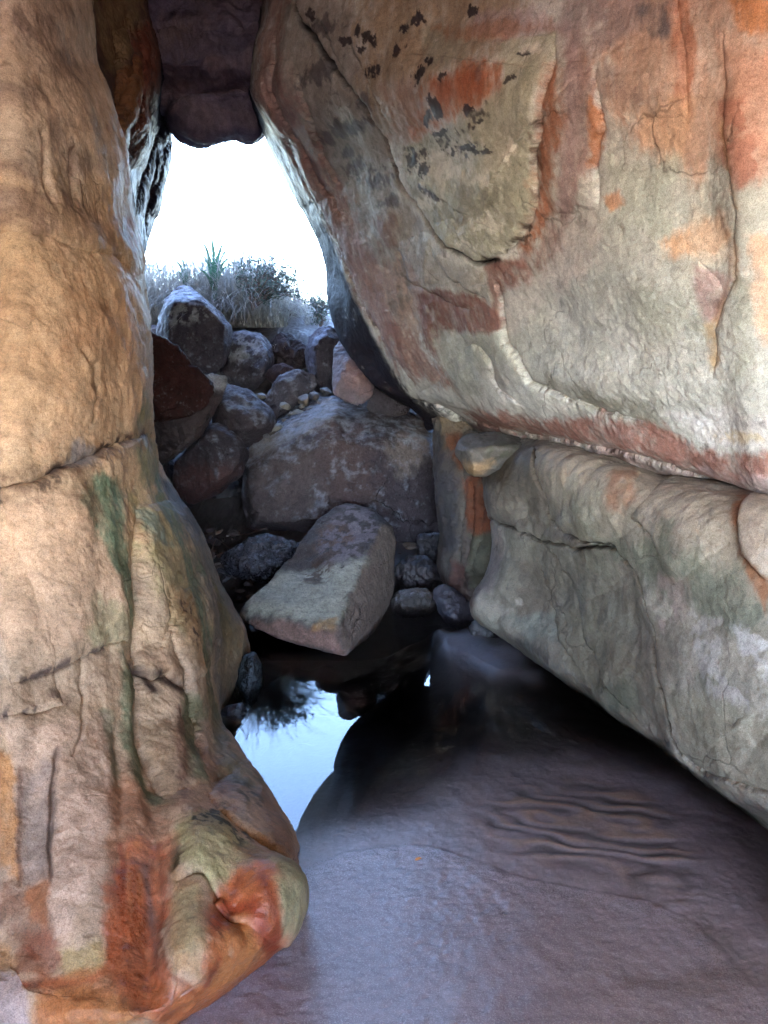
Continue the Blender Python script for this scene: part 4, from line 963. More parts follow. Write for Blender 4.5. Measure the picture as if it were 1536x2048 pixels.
def boulder(name, hulls, label, col, mat=None, sm=5, amp=.03, res=85, lichen=0., paints=(), bumps=(), wet=0., cat='boulder', group=None, layer=0.):
    """hulls: lists of (px, py, d) corners; each hull is convex, their union is the boulder"""
    SEED[0] += 1; so = SEED[0]*7.77
    W = [[P(*q) for q in h] for h in hulls]
    allp = np.concatenate([np.array(h) for h in W])
    ext = (allp.max(0)-allp.min(0)).max()
    me = remesh(hull_mesh(W), ext/res)
    V, E = mesh_arrays(me)
    V = smooth(V, E, sm)
    if sm == 1 and res < 120 or len(hulls) > 1:
        rc = np.random.default_rng(SEED[0]*13+5); cen = V.mean(0)
        for _ in range(5):
            u = np.array((rc.uniform(-.9, .9), -1., rc.uniform(-.5, .9))); u /= np.linalg.norm(u); q = (V-cen)@u
            V = V-u[None]*np.maximum(0, q-q.max()*rc.uniform(.72, .9))[:, None]
    n = vnormals(me, V)
    px, py, d = proj(V)
    h = amp*fbm(V*2.4/ext, 3, off=so)+amp*.6*fbm(V*7/ext, 4, off=so+3, mode='ridge')+amp*.4*fbm(V*18/ext, 4, off=so+6, gain=.65)+.006*fbm(V*30, 4, off=so+7, mode='ridge', gain=.6)
    if layer: h = h+layer*fbm(V*np.array((3, 3, 26)), 3, off=so+9, mode='ridge')
    wx = px+8*fbm(V*9, 2, off=so); wy = py+8*fbm(V*9, 2, off=so+40)
    for (cx, cy, rx, ry, hh) in bumps: h = h+hh*np.exp(-(((wx-cx)/rx)**2+((wy-cy)/ry)**2))
    V = V+n*h[:, None]
    n = vnormals(me, V)
    C = np.tile(lin(col)*np.array((.21, .21, .26)), (len(V), 1))
    C *= np.clip(1+.35*fbm(V*5, 4, off=so)[:, None]*np.array((1.2, 1, .8))+.25*fbm(V*26, 4, off=so+2)[:, None], .3, 2)
    wt = np.full(len(V), wet)
    for pa in paints:
        poly, c, soft, op = pa[:4]; thr = pa[4] if len(pa) > 4 else None
        nn = fbm(V*14, 4, off=so+c[0], gain=.6)
        a = sstep(-soft, soft, poly_sd(wx, wy, poly)+nn*soft*1.5)*op*(d < np.median(d)+.25*ext)
        if thr is not None: a = a*sstep(thr, thr+.12, nn)
        C = C*(1-a[:, None])+lin(c)*.6*a[:, None]
    if lichen:
        nn = fbm(V*11, 5, off=so+11, gain=.65)+.35*n[:, 2]
        a = (sstep(.12, .55, nn)*lichen*.8)[:, None]; C = C*(1-a)+lin((142, 146, 160))*a
    base = np.array([V[:, 0].mean(), V[:, 1].mean(), V[:, 2].min()])
    V = V-base
    me.vertices.foreach_set('co', V.astype(np.float32).ravel()); me.update()
    me.polygons.foreach_set('use_smooth', np.ones(len(me.polygons), bool))
    for a in list(me.color_attributes): me.color_attributes.remove(a)
    set_col(me, np.concatenate([np.clip(C, .004, .8), wt[:, None]], 1))
    me.name = name; me.materials.clear(); me.materials.append(mat or M_boulder)
    o = bpy.data.objects.new(name, me); COL.objects.link(o); o.location = base
    tag(o, label, cat, group); return o
def ol(pts, d, f=.35, b=.5, fs=.72, bs=.7, fo=(0, 0)):
    """corners of a boulder from its outline: rim at depth d, a smaller front face nearer and a smaller back face farther"""
    q = np.array([p[:2] for p in pts], float); c = q.mean(0)
    ds = [p[2] if len(p) > 2 else d for p in pts]
    out = [(x, y, dd) for (x, y), dd in zip(q, ds)]
    rj = np.random.default_rng(int(q.sum())); sz = np.ptp(q, axis=0)
    k0 = int(rj.integers(0, 2)); st = 2 if len(q) > 6 else 1
    out += [(*(c+(p-c)*fs*rj.uniform(.75, 1.15)+np.array(fo)), dd-f*rj.uniform(.2, 1.3)) for p, dd in list(zip(q, ds))[k0::st]]
    out += [(*(c+(p-c)*bs), dd+b) for p, dd in list(zip(q, ds))[::st]]
    return out
GREY = (124, 112, 110)
# the tilted block standing at the water's edge
boulder('boulder', [[(482,1228,4.08),(486,1240,4.05),(510,1254,4.0),(590,1283,3.93),(660,1303,3.87),(692,1307,3.86),(671,1258,3.82),(620,1255,3.87),(555,1237,3.95),(510,1190,4.15),(545,1152,4.32),(600,1092,4.55),(640,1040,4.75),(668,1018,4.85),(690,1010,4.9),(742,1018,4.9),(764,1050,4.66),(784,1052,4.8),(792,1080,4.82),(789,1150,4.8),(784,1195,4.7),(745,1262,4.35),(735,1117,4.42),(707,1181,4.14),
      (600,1220,4.8),(700,1260,4.8),(770,1110,5.2),(560,1190,4.7),(700,1060,5.2)]],
    'big tilted block with a pale lichen crusted top face standing at the water edge', (138, 122, 108), sm=1, amp=.02, res=170,
    paints=[([(500,1190),(560,1140),(640,1130),(735,1117),(707,1181),(671,1258),(560,1236),(490,1232)], (200,194,176), 12, .75, -.5), ([(640,1080),(700,1010),(765,1040),(740,1110),(650,1130)], (142,128,134), 14, .7, -.05),
            ([(600,1130),(640,1110),(670,1130),(650,1165),(610,1165)], (84,62,50), 10, .85, -.12), ([(640,1060),(690,1050),(715,1075),(660,1110),(630,1100)], (112,84,70), 10, .7, -.1),
            ([(500,1243),(560,1240),(620,1258),(671,1262),(690,1305),(600,1285),(510,1256)], (146,112,100), 6, .85), ([(640,1245),(672,1240),(668,1262),(630,1262)], (178,130,78), 6, .7),
            ([(735,1117),(764,1050),(795,1080),(788,1190),(745,1262),(692,1306),(672,1262),(707,1181)], (136,118,108), 5, .9)],
    bumps=[(600,1120,40,30,-.05),(545,1165,40,25,-.03),(640,1140,26,20,-.03),(680,1080,30,20,-.02),(560,1215,60,14,.02)])
# long dark slab behind it
boulder('boulder', [[(490,925,5.6),(500,892,5.7),(560,862,5.85),(612,828,5.95),(645,796,6.0),(668,790,6.0),(690,798,6.0),(770,828,5.9),(800,842,5.85),(850,834,5.85),(866,850,5.8),(874,960,5.6),(882,1062,5.6),(868,1088,5.6),(790,1082,5.5),(640,1062,5.5),(500,1060,5.6),(488,990,5.55),
     (505,950,5.42),(560,905,5.45),(640,850,5.5),(668,830,5.52),(690,880,5.34),(760,900,5.36),(855,880,5.5),(700,1040,5.3),(520,1040,5.4),(600,800,6.5),(840,860,6.5),(560,1000,6.3),(860,1000,6.3)]],
    'long dark brown slab lying across the passage behind the tilted block', (112, 96, 94), sm=1, amp=.035, res=130, lichen=.45,
    paints=[([(500,880),(560,868),(660,795),(690,810),(640,860),(560,900),(500,920)], (156,146,146), 12, .8), ([(830,835),(866,845),(868,900),(800,960),(770,900)], (138,122,116), 16, .6), ([(640,850),(720,850),(760,1000),(640,1040)], (92,72,70), 24, .6), ([(500,920),(640,880),(640,1050),(500,1050)], (108,92,90), 24, .5)],
    bumps=[(700,880,30,80,-.05),(690,1020,70,24,-.05),(560,990,60,40,.03)])
boulder('boulder', [ol([(425,800),(450,774),(500,788),(540,822),(549,850),(520,880),(470,900),(430,880)], 5.75, .25, .4, .6),
                    ol([(350,930),(410,850),(440,850),(480,880),(494,910),(480,950),(440,985),(385,1006),(345,990)], 5.45, .3, .5, .6)],
    'hunched two humped boulder wedged between the left wall and the dark slab', (122, 106, 104), sm=4, amp=.035, res=110, lichen=.5,
    paints=[([(350,930),(480,930),(440,985),(385,1006),(345,990)], (106,70,66), 16, .7)])
boulder('boulder', [ol([(300,846),(380,828),(418,768),(422,748),(455,752),(452,772),(440,792),(398,872),(330,925),(300,930)], 5.25, .18, .5, .7)],
    'brown block with a small flat top propped beneath the dark red slab', (132, 112, 104), sm=1, amp=.025, res=90,
    paints=[([(410,745),(458,748),(450,775),(415,790)], (176,174,180), 8, .8)])
boulder('boulder', [[(236,640,4.9),(240,860,4.8),(286,668,4.95),(300,672,4.9),(335,682,4.9),(368,706,4.92),(396,742,4.98),(424,768,5.05),(428,785,5.05),(408,812,5.0),(378,832,4.95),(318,838,4.85),(296,800,4.8),(280,740,4.8),(330,700,5.3),(390,760,5.35),(330,820,5.25),(260,700,5.2)]],
    'dark red slab with a ragged upper edge jutting out from the left wall', (98, 54, 46), sm=1, amp=.02, res=100, bumps=[(350,695,8,10,.02),(384,725,8,10,-.02)])
boulder('boulder', [[(316,668,6.5),(322,640,6.45),(334,602,6.5),(350,580,6.6),(372,571,6.7),(392,582,6.6),(440,628,6.5),(463,655,6.55),(460,690,6.55),(452,725,6.5),(428,748,6.4),(392,742,6.3),(362,705,6.25),(370,645,6.15),(428,650,6.2),(400,600,6.35),(352,610,6.25),(420,720,6.2),(360,600,7.1),(440,680,7.0),(380,740,7.0)]],
    'upright grey boulder with a pointed lichen topped crown in front of the dry grass', (126, 114, 116), sm=1, amp=.03, res=95, lichen=.6, paints=[([(322,640),(370,575),(440,630),(400,640),(350,650)], (168,168,172), 10, .7, -.08)])
boulder('boulder', [ol([(440,745),(446,700),(458,668),(488,662),(522,668),(542,692),(546,720),(532,755),(505,782),(468,775)], 6.7, .3, .45, .6, fo=(4, 12))],
    'rounded grey boulder with a flat lichen top right of the pointed boulder', (128, 116, 118), sm=1, amp=.03, res=85, lichen=.6, paints=[([(446,690),(488,662),(540,690),(520,715),(450,722)], (166,166,172), 10, .7, -.1)])
boulder('boulder', [ol([(530,806),(540,782),(560,755),(596,742),(628,748),(634,768),(618,792),(590,806),(560,826),(545,838)], 6.15, .15, .35, .6)],
    'flat topped slab tilted towards the small stones below the opening', (140, 130, 132), sm=1, amp=.025, res=75, lichen=.5)
boulder('boulder', [ol([(532,750),(545,734),(565,728),(590,738),(600,748),(570,756),(545,765)], 6.5, .12, .3, .6)],
    'thin reddish slab lying behind the flat topped slab', (128, 104, 104), sm=1, amp=.02, res=60)
boulder('boulder', [ol([(545,690),(560,672),(580,672),(592,684),(606,686),(616,712),(608,735),(580,738),(555,728)], 6.9, .2, .4, .6)],
    'knobbly dark rock tucked behind the small slabs', (108, 92, 92), sm=3, amp=.05, res=70, bumps=[(585,690,8,8,-.05), (600,705,8,8,.04)])
boulder('boulder', [ol([(610,700),(622,672),(640,658),(662,654),(684,672),(688,720),(676,770),(655,792),(632,782),(612,740)], 6.6, .25, .4, .6)],
    'speckled grey boulder beside the pale pink slab under the opening', (138, 126, 128), sm=1, amp=.03, res=75, lichen=.7)
boulder('boulder', [[(667,735,5.75),(669,700,5.8),(680,682,5.85),(692,674,5.9),(722,716,5.75),(742,744,5.65),(752,757,5.6),(744,790,5.55),(734,805,5.5),(714,809,5.5),(690,800,5.55),(668,784,5.65),(720,770,5.45),(700,690,6.2),(740,770,6.0),(690,790,6.0)]],
    'pale pink slab with a flat face leaning against the right edge of the opening', (184, 158, 154), sm=1, amp=.016, res=90, layer=.004, mat=M_stone, paints=[([(690,725),(745,745),(738,790),(700,770)], (160,120,114), 16, .5)])
boulder('boulder', [ol([(735,806),(748,768),(770,770),(800,785),(830,802),(812,826),(780,838),(742,828)], 5.75, .15, .4, .6)],
    'grey wedge of rock under the overhang beside the pale pink slab', (124, 112, 110), sm=1, amp=.025, res=70)
boulder('boulder', [ol([(495,640),(510,618),(535,606),(575,604),(605,618),(630,645),(645,672),(600,690),(540,684),(505,670)], 8.0, .3, .6, .7)],
    'broad low boulder at the back, half covered by dry grass', (120, 104, 106), sm=4, amp=.04, res=80, lichen=.3)
boulder('boulder', [ol([(284,665),(300,652),(325,655),(330,690),(300,700),(284,690)], 6.9, .15, .3, .6)],
    'small pale rock behind the upper edge of the dark red slab', (160, 156, 160), sm=1, amp=.02, res=50)
boulder('boulder', [ol([(452,1118),(470,1098),(510,1078),(560,1074),(600,1086),(620,1110),(596,1140),(560,1168),(500,1150),(462,1140)], 4.95, .2, .3, .6)],
    'dark wet pitted rock behind the left end of the tilted block', (96, 88, 92), mat=M_dark, sm=3, amp=.05, res=100, wet=.85, lichen=.35)
boulder('boulder', [ol([(784,1200),(796,1186),(826,1180),(852,1182),(868,1198),(872,1216),(850,1230),(806,1232),(788,1222)], 4.66, .1, .2, .6)],
    'small rounded rock sitting in the pool right of the tilted block', (128, 118, 104), sm=5, amp=.02, res=60, wet=.4, lichen=.3)
boulder('boulder', [ol([(868,1180),(890,1168),(925,1190),(950,1222),(954,1258),(938,1272),(905,1252),(880,1225)], 4.5, .08, .3, .6)],
    'smooth blue grey rock at the foot of the right wall behind the sand bar', (116, 112, 116), sm=6, amp=.02, res=60, wet=.3, mat=M_stone)
boulder('boulder', [ol([(942,1258),(955,1240),(975,1250),(990,1268),(1010,1290),(1000,1312),(968,1302),(946,1285)], 4.15, .06, .3, .6)],
    'small grey rock under the lower lip of the right wall', (118, 112, 104), sm=1, amp=.02, res=55, wet=.2, mat=M_stone)
boulder('boulder', [ol([(795,1140),(812,1118),(850,1122),(880,1140),(888,1170),(850,1185),(805,1180)], 5.0, .12, .3, .6)],
    'dark rubble rock in the gap between the tilted block and the right wall', (88, 74, 72), mat=M_dark, sm=3, amp=.05, res=60, wet=.3)
boulder('boulder', [ol([(478,1340),(488,1312),(506,1305),(520,1330),(524,1370),(512,1402),(492,1418),(474,1390)], 3.55, .1, .2, .6)],
    'wet dark green rock in the water at the foot of the left wall', (72, 82, 84), mat=M_dark, sm=5, amp=.02, res=60, wet=1.)
boulder('boulder', [ol([(430,1440),(452,1412),(484,1410),(492,1430),(474,1462),(446,1486),(430,1480)], 3.25, .08, .2, .6)],
    'low wet black rock in the water below the dark green rock', (60, 62, 72), mat=M_dark, sm=5, amp=.015, res=55, wet=1.)
boulder('boulder', [ol([(262,850),(330,890),(352,950),(345,1015),(290,1010),(250,940)], 5.75, .1, .3, .7)],
    'dark rock between the left wall and the hunched boulder', (80, 66, 68), mat=M_dark, sm=1, amp=.03, res=60)
boulder('boulder', [ol([(838,1075),(868,1066),(892,1078),(896,1118),(868,1140),(838,1122)], 5.35, .08, .25, .7)],
    'dark rock wedged between the long slab and the rust streaked buttress', (80, 68, 70), mat=M_dark, sm=1, amp=.03, res=60)
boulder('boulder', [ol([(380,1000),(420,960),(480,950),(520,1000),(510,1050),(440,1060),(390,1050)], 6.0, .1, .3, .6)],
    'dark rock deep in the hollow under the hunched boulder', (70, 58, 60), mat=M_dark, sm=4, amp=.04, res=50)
lg = boulder('ledge', [[(910,906,4.1),(918,886,4.12),(934,873,4.2),(1000,867,4.15),(1060,878,4.1),(1092,886,4.05),(1062,902,3.92),(1012,918,3.92),(990,938,3.95),(968,951,4.0),(948,953,4.05),(926,932,4.05),(940,900,3.9),(985,895,3.84),(950,940,3.92),(930,880,4.7),(1000,875,4.7),(1080,890,4.6),(960,940,4.7)]],
    None, (180, 168, 146), M_wallR, sm=3, amp=.012, res=110, layer=.006, cat=None, paints=[([(930,925),(985,920),(960,950),(935,945)], (200,160,120), 10, .7), ([(980,895),(1060,895),(1010,915),(975,925)], (90,88,74), 8, .8, -.1)])
lg.name = 'ledge'; put(lg, wall_r)
print('t boulders', round(time.time()-T0, 1))

# ------------------------------------------------------------------ small stones
def stone_mesh(i):
    r = np.random.default_rng(100+i)
    pts = r.normal(size=(16, 3)); pts /= np.linalg.norm(pts, axis=1)[:, None]; pts *= np.array((.5, .36+.1*r.random(), .24+.1*r.random()))
    me = remesh(hull_mesh([pts]), .035)
    V, E = mesh_arrays(me); V = smooth(V, E, 3); n = vnormals(me, V)
    V = V+n*(.04*fbm(V*4, 3, off=i*3.)+.012*fbm(V*16, 3, off=i*5.))[:, None]
    me.vertices.foreach_set('co', V.astype(np.float32).ravel()); me.update()
    me.polygons.foreach_set('use_smooth', np.ones(len(me.polygons), bool))
    c = [(128,116,114),(150,140,136),(104,92,92),(138,120,108),(116,112,120),(160,152,146)][i % 6]
    C = np.tile(lin(c)*.4, (len(V), 1))*(1+.3*fbm(V*6, 4, off=i)[:, None])
    for a in list(me.color_attributes): me.color_attributes.remove(a)
    set_col(me, np.concatenate([np.clip(C, .01, .8), np.full((len(V), 1), .25)], 1)); me.name = 'stone'; me.materials.clear(); me.materials.append(M_stone)
    return me
SM = [stone_mesh(i) for i in range(12)]
def hit(px, py):
    """where the sight line meets the ground sheet"""
    d = np.linspace(2, 9, 1500); pts = np.array([P(px, py, q) for q in d])
    z = terr(pts[:, 0], pts[:, 1])[0]; k = np.nonzero(pts[:, 2] < z)[0]
    return pts[k[0]] if len(k) else pts[-1]
def stone(px, py, wpx, label, group, k=None, lift=.3, d=None):
    p = hit(px, py) if d is None else P(px, py, d)
    me = SM[random.randrange(12) if k is None else k]
    o = bpy.data.objects.new('stone', me); COL.objects.link(o)
    dd = p[1]*CP-(p[2]-CAMH)*SP
    s = wpx*dd/F
    o.scale = (s, s*random.uniform(.8, 1.1), s*random.uniform(.8, 1.1)); o.rotation_euler = (random.uniform(-.3, .3), random.uniform(-.3, .3), random.uniform(0, 6.3))
    o.location = (p[0], p[1], p[2]+s*.25*lift)
    tag(o, label, 'stone', group)
def zone(poly, n, wmin, wmax, label, group):
    q = np.array(poly, float); c = 0
    while c < n:
        x, y = random.uniform(q[:, 0].min(), q[:, 0].max()), random.uniform(q[:, 1].min(), q[:, 1].max())
        if poly_sd(np.array([x]), np.array([y]), poly)[0] > 0: stone(x, y, random.uniform(wmin, wmax), label, group); c += 1
zone([(400,1060),(470,1060),(480,1100),(500,1150),(520,1170),(490,1215),(455,1190),(410,1110)], 46, 12, 40, 'small angular stone among the loose rubble between left wall and tilted block', 'loose rubble beside the tilted block')
zone([(500,1048),(640,1050),(620,1085),(520,1075)], 26, 8, 22, 'small pebble on the dark bank in front of the long slab', 'pebbles on the bank before the long slab')
zone([(795,1090),(880,1080),(890,1180),(800,1180)], 16, 14, 36, 'dark stone in the shadowed gap between tilted block and right wall', 'stones in the gap by the right wall')
stone(567, 1056, 30, 'whitish oblong pebble, the palest on the dark bank', None, 5, 1.0)
for (x, y, w, d) in ((600,830,40,5.9),(572,812,30,6.0),(552,858,46,5.75),(545,868,22,5.7),(588,846,26,5.85),(610,800,44,6.0),(628,792,36,6.0),(568,842,24,5.85),(640,806,28,5.95),(622,820,30,5.9),(604,812,22,5.9),(520,796,34,5.9),(533,872,16,5.6),(650,784,30,6.1),(580,828,20,5.9)):
    stone(x, y, w, 'grey stone in the pile between the hunched boulder and the long slab', 'stones piled above the long slab', None, 0, d)
for (x, y, w_) in ((846,1925,10),(862,1938,13),(880,1930,9),(893,1946,12),(872,1956,10),(905,1935,8),(856,1962,9),(1010,1830,8),(760,1880,7),(1180,1900,9)):
    stone(x, y, w_, 'grain of dark grit lying on the wet sand', 'grit on the sand floor', None, .2)
# twigs and a fallen leaf
M_twig, _, _, _ = new_mat('twig')
def plain(name, c, rough=.7, trans=0.):
    m, nt, N, L = new_mat(name); o = N('ShaderNodeOutputMaterial'); b = N('ShaderNodeBsdfPrincipled'); L(b.outputs[0], o.inputs[0])
    tc = N('ShaderNodeTexCoord'); n = N('ShaderNodeTexNoise'); n.inputs['Scale'].default_value = 9; n.inputs['Detail'].default_value = 4; L(tc.outputs['Object'], n.inputs['Vector'])
    r = N('ShaderNodeValToRGB'); r.color_ramp.elements[0].position = .3; r.color_ramp.elements[1].position = .7
    r.color_ramp.elements[0].color = (*(lin(c)*.6), 1); r.color_ramp.elements[1].color = (*(lin(c)*1.35), 1)
    L(n.outputs['Fac'], r.inputs[0]); L(r.outputs[0], b.inputs['Base Color']); b.inputs['Roughness'].default_value = rough
    if trans:
        t = N('ShaderNodeBsdfTranslucent'); L(r.outputs[0], t.inputs[0]); mx = N('ShaderNodeMixShader'); mx.inputs[0].default_value = trans
        L(b.outputs[0], mx.inputs[1]); L(t.outputs[0], mx.inputs[2]); L(mx.outputs[0], o.inputs[0])
    return m
M_twig = plain('twig_bark', (96, 80, 74)); M_grass = plain('dry_grass', (146, 142, 136), .7, .35); M_flax = plain('strap_leaf', (70, 104, 84), .5, .3)
M_leaf = plain('shrub_leaf', (76, 90, 82), .6, .35); M_dead = plain('fallen_leaf', (196, 120, 44), .6)
def tube(pts, r0, r1, n=5):
    pts = [Vector(p) for p in pts]; V = []; Fs = []
    for i, p in enumerate(pts):
        t = (pts[min(i+1, len(pts)-1)]-pts[max(i-1, 0)]).normalized(); a = t.orthogonal().normalized(); b = t.cross(a)
        r = r0+(r1-r0)*i/(len(pts)-1)
        for k in range(n): V.append(p+a*r*math.cos(2*math.pi*k/n)+b*r*math.sin(2*math.pi*k/n))
    for i in range(len(pts)-1):
        for k in range(n): Fs.append((i*n+k, i*n+(k+1) % n, (i+1)*n+(k+1) % n, (i+1)*n+k))
    return V, Fs
for (a, b, c, lab) in (((422,1108),(436,1094),(470,1112), 'thin bent twig arching over the rubble by the left wall'), ((415,1125),(450,1122),(490,1112), 'straight thin twig lying flat on the rubble'), ((480,1075),(500,1085),(540,1062), 'short twig on the bank beside the pebbles')):
    pts = [hit(*a)+np.array((0, 0, .02)), hit(*b)+np.array((0, -.03, .07)), hit(*c)+np.array((0, 0, .03))]
    V, Fs = tube(pts, .006, .003); o = link_mesh('twig', np.array(V), Fs, None, None, True, M_twig); tag(o, lab, 'twig')
lx, ly = gp(836, 1724)
zz = terr(np.array([lx]), np.array([ly]))[0][0]
V = [(-.012, 0, .004), (-.004, .006, .007), (.008, .005, .006), (.014, 0, .003), (.007, -.006, .007), (-.005, -.006, .006)]
lv = link_mesh('leaf', np.array(V)+np.array((0, 0, .001)), [(0, 1, 4, 5), (1, 2, 3, 4)], None, None, False, M_dead); lv.location = (lx, ly, zz+.002); lv.rotation_euler = (0, 0, .5)
tag(lv, 'tiny orange fallen leaf on the wet sand at the pool edge', 'leaf')

# ------------------------------------------------------------------ plants
def blades(specs, seg=6):
    """specs: (base, direction xy, length, droop, width) -> curved ribbon blades"""
    V = []; Fs = []
    for (p, ang, ln, dr, w, rise) in specs:
        dx, dy = math.cos(ang), math.sin(ang); sx, sy = -dy, dx
        b0 = len(V)
        for i in range(seg+1):
            t = i/seg
            hx = ln*(t*(1-rise)+dr*t*t*.6); hz = ln*(rise*t*1.25-dr*t*t*t*.5)
            ww = w*(1-t)**.7*.5
            c = np.array((p[0]+dx*hx, p[1]+dy*hx, p[2]+hz))
            V.append(c+np.array((sx*ww, sy*ww, 0))); V.append(c-np.array((sx*ww, sy*ww, -.15*ww)))
        for i in range(seg): Fs.append((b0+2*i, b0+2*i+1, b0+2*i+3, b0+2*i+2))
    return np.array(V), Fs
sp_ = []
def tuft(px, py, d, n, lmin, lmax, spread, amin=0, amax=6.28, rise=.75, droop=.9, w=.006):
    c = P(px, py, d)
    if d > 7.2: c[2] = terr(np.array([c[0]]), np.array([c[1]]))[0][0]-.02
    for _ in range(n):
        a = random.uniform(amin, amax); r = spread*random.random()**.5; b = random.uniform(0, 6.28)
        sp_.append(((c[0]+r*math.cos(b), c[1]+r*math.sin(b), c[2]), a, random.uniform(lmin, lmax), droop*random.uniform(.6, 1.3), w*random.uniform(.6, 1.2), rise*random.uniform(.7, 1.15)))
for (px, py, d, n) in ((290,640,7.4,260),(330,630,7.6,260),(300,600,7.9,200),(360,600,8.0,260),(410,640,7.6,260),(450,620,7.8,320),(490,640,7.6,320),(470,650,7.5,200),(520,650,7.5,240),(430,580,8.2,260),(500,590,8.2,240),(560,620,8.3,160)):
    tuft(px, py, d, int(n*1.4), .55, 1.15, .28, rise=.85, droop=.8, w=.009); tuft(px, py, d, int(n*1.6), .5, 1.1, .28, rise=.6, droop=1.1, w=.008)
[tuft(random.uniform(260, 680), random.uniform(620, 640), random.uniform(8.6, 9.8), 60, .3, .6, .3) for _ in range(26)]; tuft(590, 650, 7.9, 200, .3, .6, .15, rise=.6); tuft(640, 660, 7.6, 120, .25, .45, .15); tuft(545, 700, 6.9, 60, .15, .3, .08, rise=.4)
V, Fs = blades(sp_)
g = link_mesh('grass', V, Fs, None, None, False, M_grass); tag(g, 'dry tangled straw coloured grass on the bank outside the opening', 'grass', kind='stuff')
def flax(px, py, d, tips, label):
    V = []; Fs = []; base = P(px, py, d)
    for (tx, ty, td, w) in tips:
        tip = P(tx, ty, td); b0 = len(V); n = 8
        side = np.array((1, .2, 0))
        for i in range(n+1):
            t = i/n; c = base*(1-t)+tip*t+np.array((0, 0, .10*math.sin(math.pi*t)))-np.array((base[0]-tip[0], 0, 0))*(-.0)+np.array(((tip[0]-base[0])*(t*t-t)*.8, 0, 0))
            ww = w*.42*(1-t**5)+.001
            V.append(c-side*ww); V.append(c+np.array((0, -.006, 0))*(1-t)); V.append(c+side*ww)
        for i in range(n):
            k = b0+3*i; Fs += [(k, k+1, k+4, k+3), (k+1, k+2, k+5, k+4)]
    o = link_mesh('flax_plant', np.array(V)-base, Fs, None, None, True, M_flax); o.location = base; tag(o, label, 'plant')
flax(430, 600, 7.2, [(398,476,7.1,.03),(424,474,7.2,.032),(450,480,7.3,.03),(445,500,7.0,.03),(472,512,7.2,.03),(408,520,6.9,.03),(392,505,7.3,.028),(480,530,7.0,.03),(430,515,6.9,.03),(460,495,7.4,.026),(380,540,7.0,.028)], 'green strap leaved plant with tall upright blades on the bank')
flax(375, 600, 7.5, [(345,520,7.4,.03),(360,515,7.5,.03),(385,545,7.2,.03),(352,545,7.2,.026),(372,522,7.7,.026),(338,550,7.5,.024)], 'shorter green strap leaved plant left of the tall bladed one')
def shrub(px, py, d, branches, label, leafn=14, ls=.028):
    base = P(px, py, d); root = empty('shrub', tuple(base)); tag(root, label, 'shrub')
    TV = []; TF = []; LV = []; LF = []
    r = random.Random(px)
    def add(pts, r0, r1):
        V, Fs = tube(pts, r0, r1, 4); k = len(TV); TV.extend(V); TF.extend([tuple(i+k for i in f) for f in Fs])
    def leaf(c):
        a = Vector((r.uniform(-1, 1), r.uniform(-1, 1), r.uniform(-.3, 1))).normalized(); b = a.orthogonal().normalized(); s = ls*r.uniform(.6, 1.3); k = len(LV)
        LV.extend([c-a*s*.1, c+b*s*.28+a*s*.45, c+a*s, c-b*s*.28+a*s*.45]); LF.append((k, k+1, k+2, k+3))
    for (tx, ty, td) in branches:
        tip = Vector(P(tx, ty, td)-base); n = 9
        pts = [tip*(i/n)+Vector((0, 0, .16*tip.length*math.sin(math.pi*(i/n)**.8)))+Vector((r.uniform(-1, 1), r.uniform(-1, 1), r.uniform(-1, 1)))*.012 for i in range(n+1)]
        add(pts, .008, .002)
        for i in range(2, n+1):
            for _ in range(3):
                dv = Vector((r.uniform(-1, 1), r.uniform(-1, 1), r.uniform(-.5, 1))).normalized()*r.uniform(.05, .13)
                tw = [pts[i], pts[i]+dv*.55+Vector((0, 0, .008)), pts[i]+dv]; add(tw, .003, .0012)
                for q in range(leafn//3): leaf(pts[i]+dv*r.uniform(.3, 1.05)+Vector((r.uniform(-1, 1), r.uniform(-1, 1), r.uniform(-1, 1)))*.018)
    o = link_mesh('branches', np.array([tuple(v) for v in TV]), TF, None, root, True, M_twig)
    o = link_mesh('foliage', np.array([tuple(v) for v in LV]), LF, None, root, False, M_leaf)
shrub(505, 620, 7.0, [(480,530,7.0),(500,522,7.1),(520,516,6.9),(540,530,7.1),(555,540,6.9),(570,548,7.0),(585,556,7.1),(598,572,6.9),(590,590,7.0),(606,566,7.2),(560,570,6.8),(530,550,6.8),(545,515,7.2),(610,600,7.1),(575,530,7.1),(590,545,7.0),(470,545,7.1),(600,585,6.9),(550,560,7.2),(520,540,7.2)], 'dark twiggy shrub arching to the right against the sky')
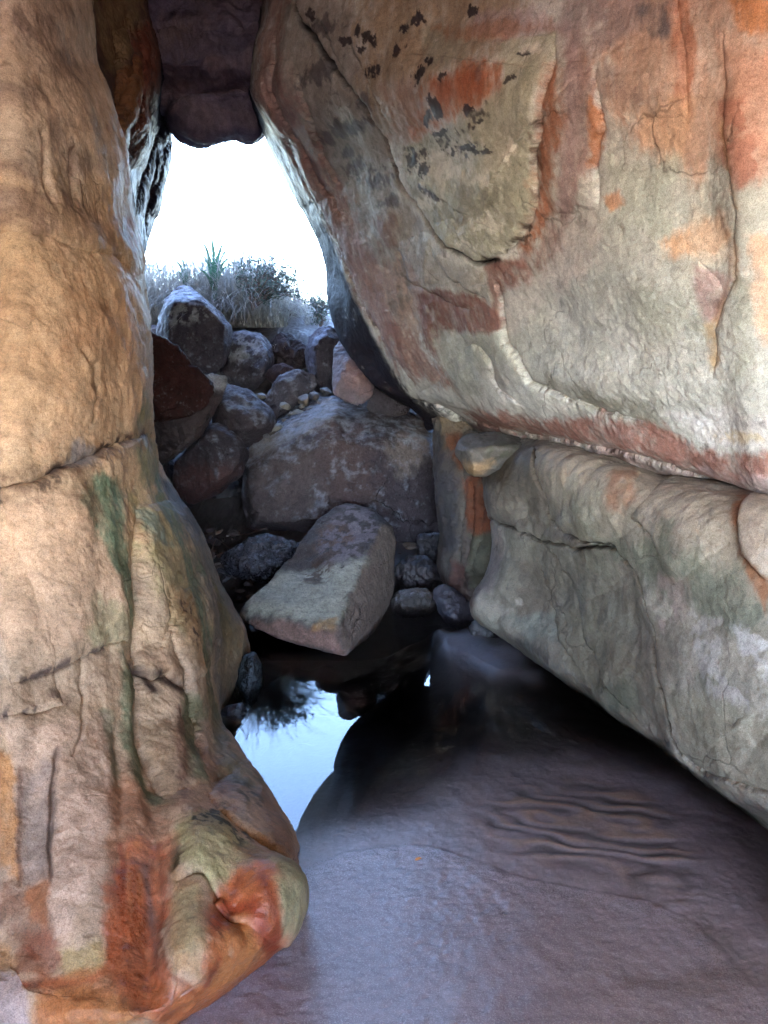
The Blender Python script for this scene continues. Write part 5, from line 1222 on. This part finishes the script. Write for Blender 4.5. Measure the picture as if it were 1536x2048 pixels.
shrub(640, 660, 7.3, [(640,598,7.3),(655,592,7.3),(628,606,7.2),(662,610,7.4),(648,604,7.1),(670,600,7.4)], 'small green shrub beside the right edge of the opening', 20, .026)
shrub(300, 570, 7.8, [(285,525,7.8),(300,520,7.8),(318,528,7.7),(330,536,7.8),(276,535,7.9)], 'small brown shrub at the left edge of the opening', 10, .02)
print('t plants', round(time.time()-T0, 1))

# ------------------------------------------------------------------ light
SUN_EL, SUN_AZ = math.radians(48), math.radians(200)     # azimuth clockwise from +Y: the sun stands behind the camera
w = bpy.data.worlds.new('World'); sc.world = w; w.use_nodes = True
nt = w.node_tree; bg = nt.nodes['Background']; sky = nt.nodes.new('ShaderNodeTexSky'); sky.sky_type = 'NISHITA'; sky.sun_disc = False
sky.sun_elevation = SUN_EL; sky.sun_rotation = SUN_AZ; sky.air_density = 1.0; sky.dust_density = .8; sky.ozone_density = 3.0
nt.links.new(sky.outputs[0], bg.inputs[0]); bg.inputs[1].default_value = .15
sl = bpy.data.lights.new('sun', 'SUN'); sl.energy = 2.0; sl.angle = math.radians(.5); sl.color = (1, .95, .88)
so = bpy.data.objects.new('sun', sl); COL.objects.link(so)
dv = Vector((math.sin(SUN_AZ)*math.cos(SUN_EL), math.cos(SUN_AZ)*math.cos(SUN_EL), math.sin(SUN_EL)))
so.rotation_euler = dv.to_track_quat('Z', 'Y').to_euler(); so.location = dv*30
vs = sc.view_settings; vs.view_transform = 'Standard'; vs.look = 'None'; vs.gamma = 1.0; vs.exposure = 5.9
sc.cycles.use_denoising = True
try: sc.cycles.denoiser = 'OPENIMAGEDENOISE'
except Exception: pass
sc.cycles.max_bounces = 10; sc.cycles.diffuse_bounces = 6; sc.cycles.glossy_bounces = 4; sc.cycles.transparent_max_bounces = 16
sc.cycles.caustics_reflective = False; sc.cycles.caustics_refractive = False
sc.cycles.sample_clamp_indirect = 6.0
print('t end', round(time.time()-T0, 1), 'verts', sum(len(o.data.vertices) for o in bpy.data.objects if o.type == 'MESH'))
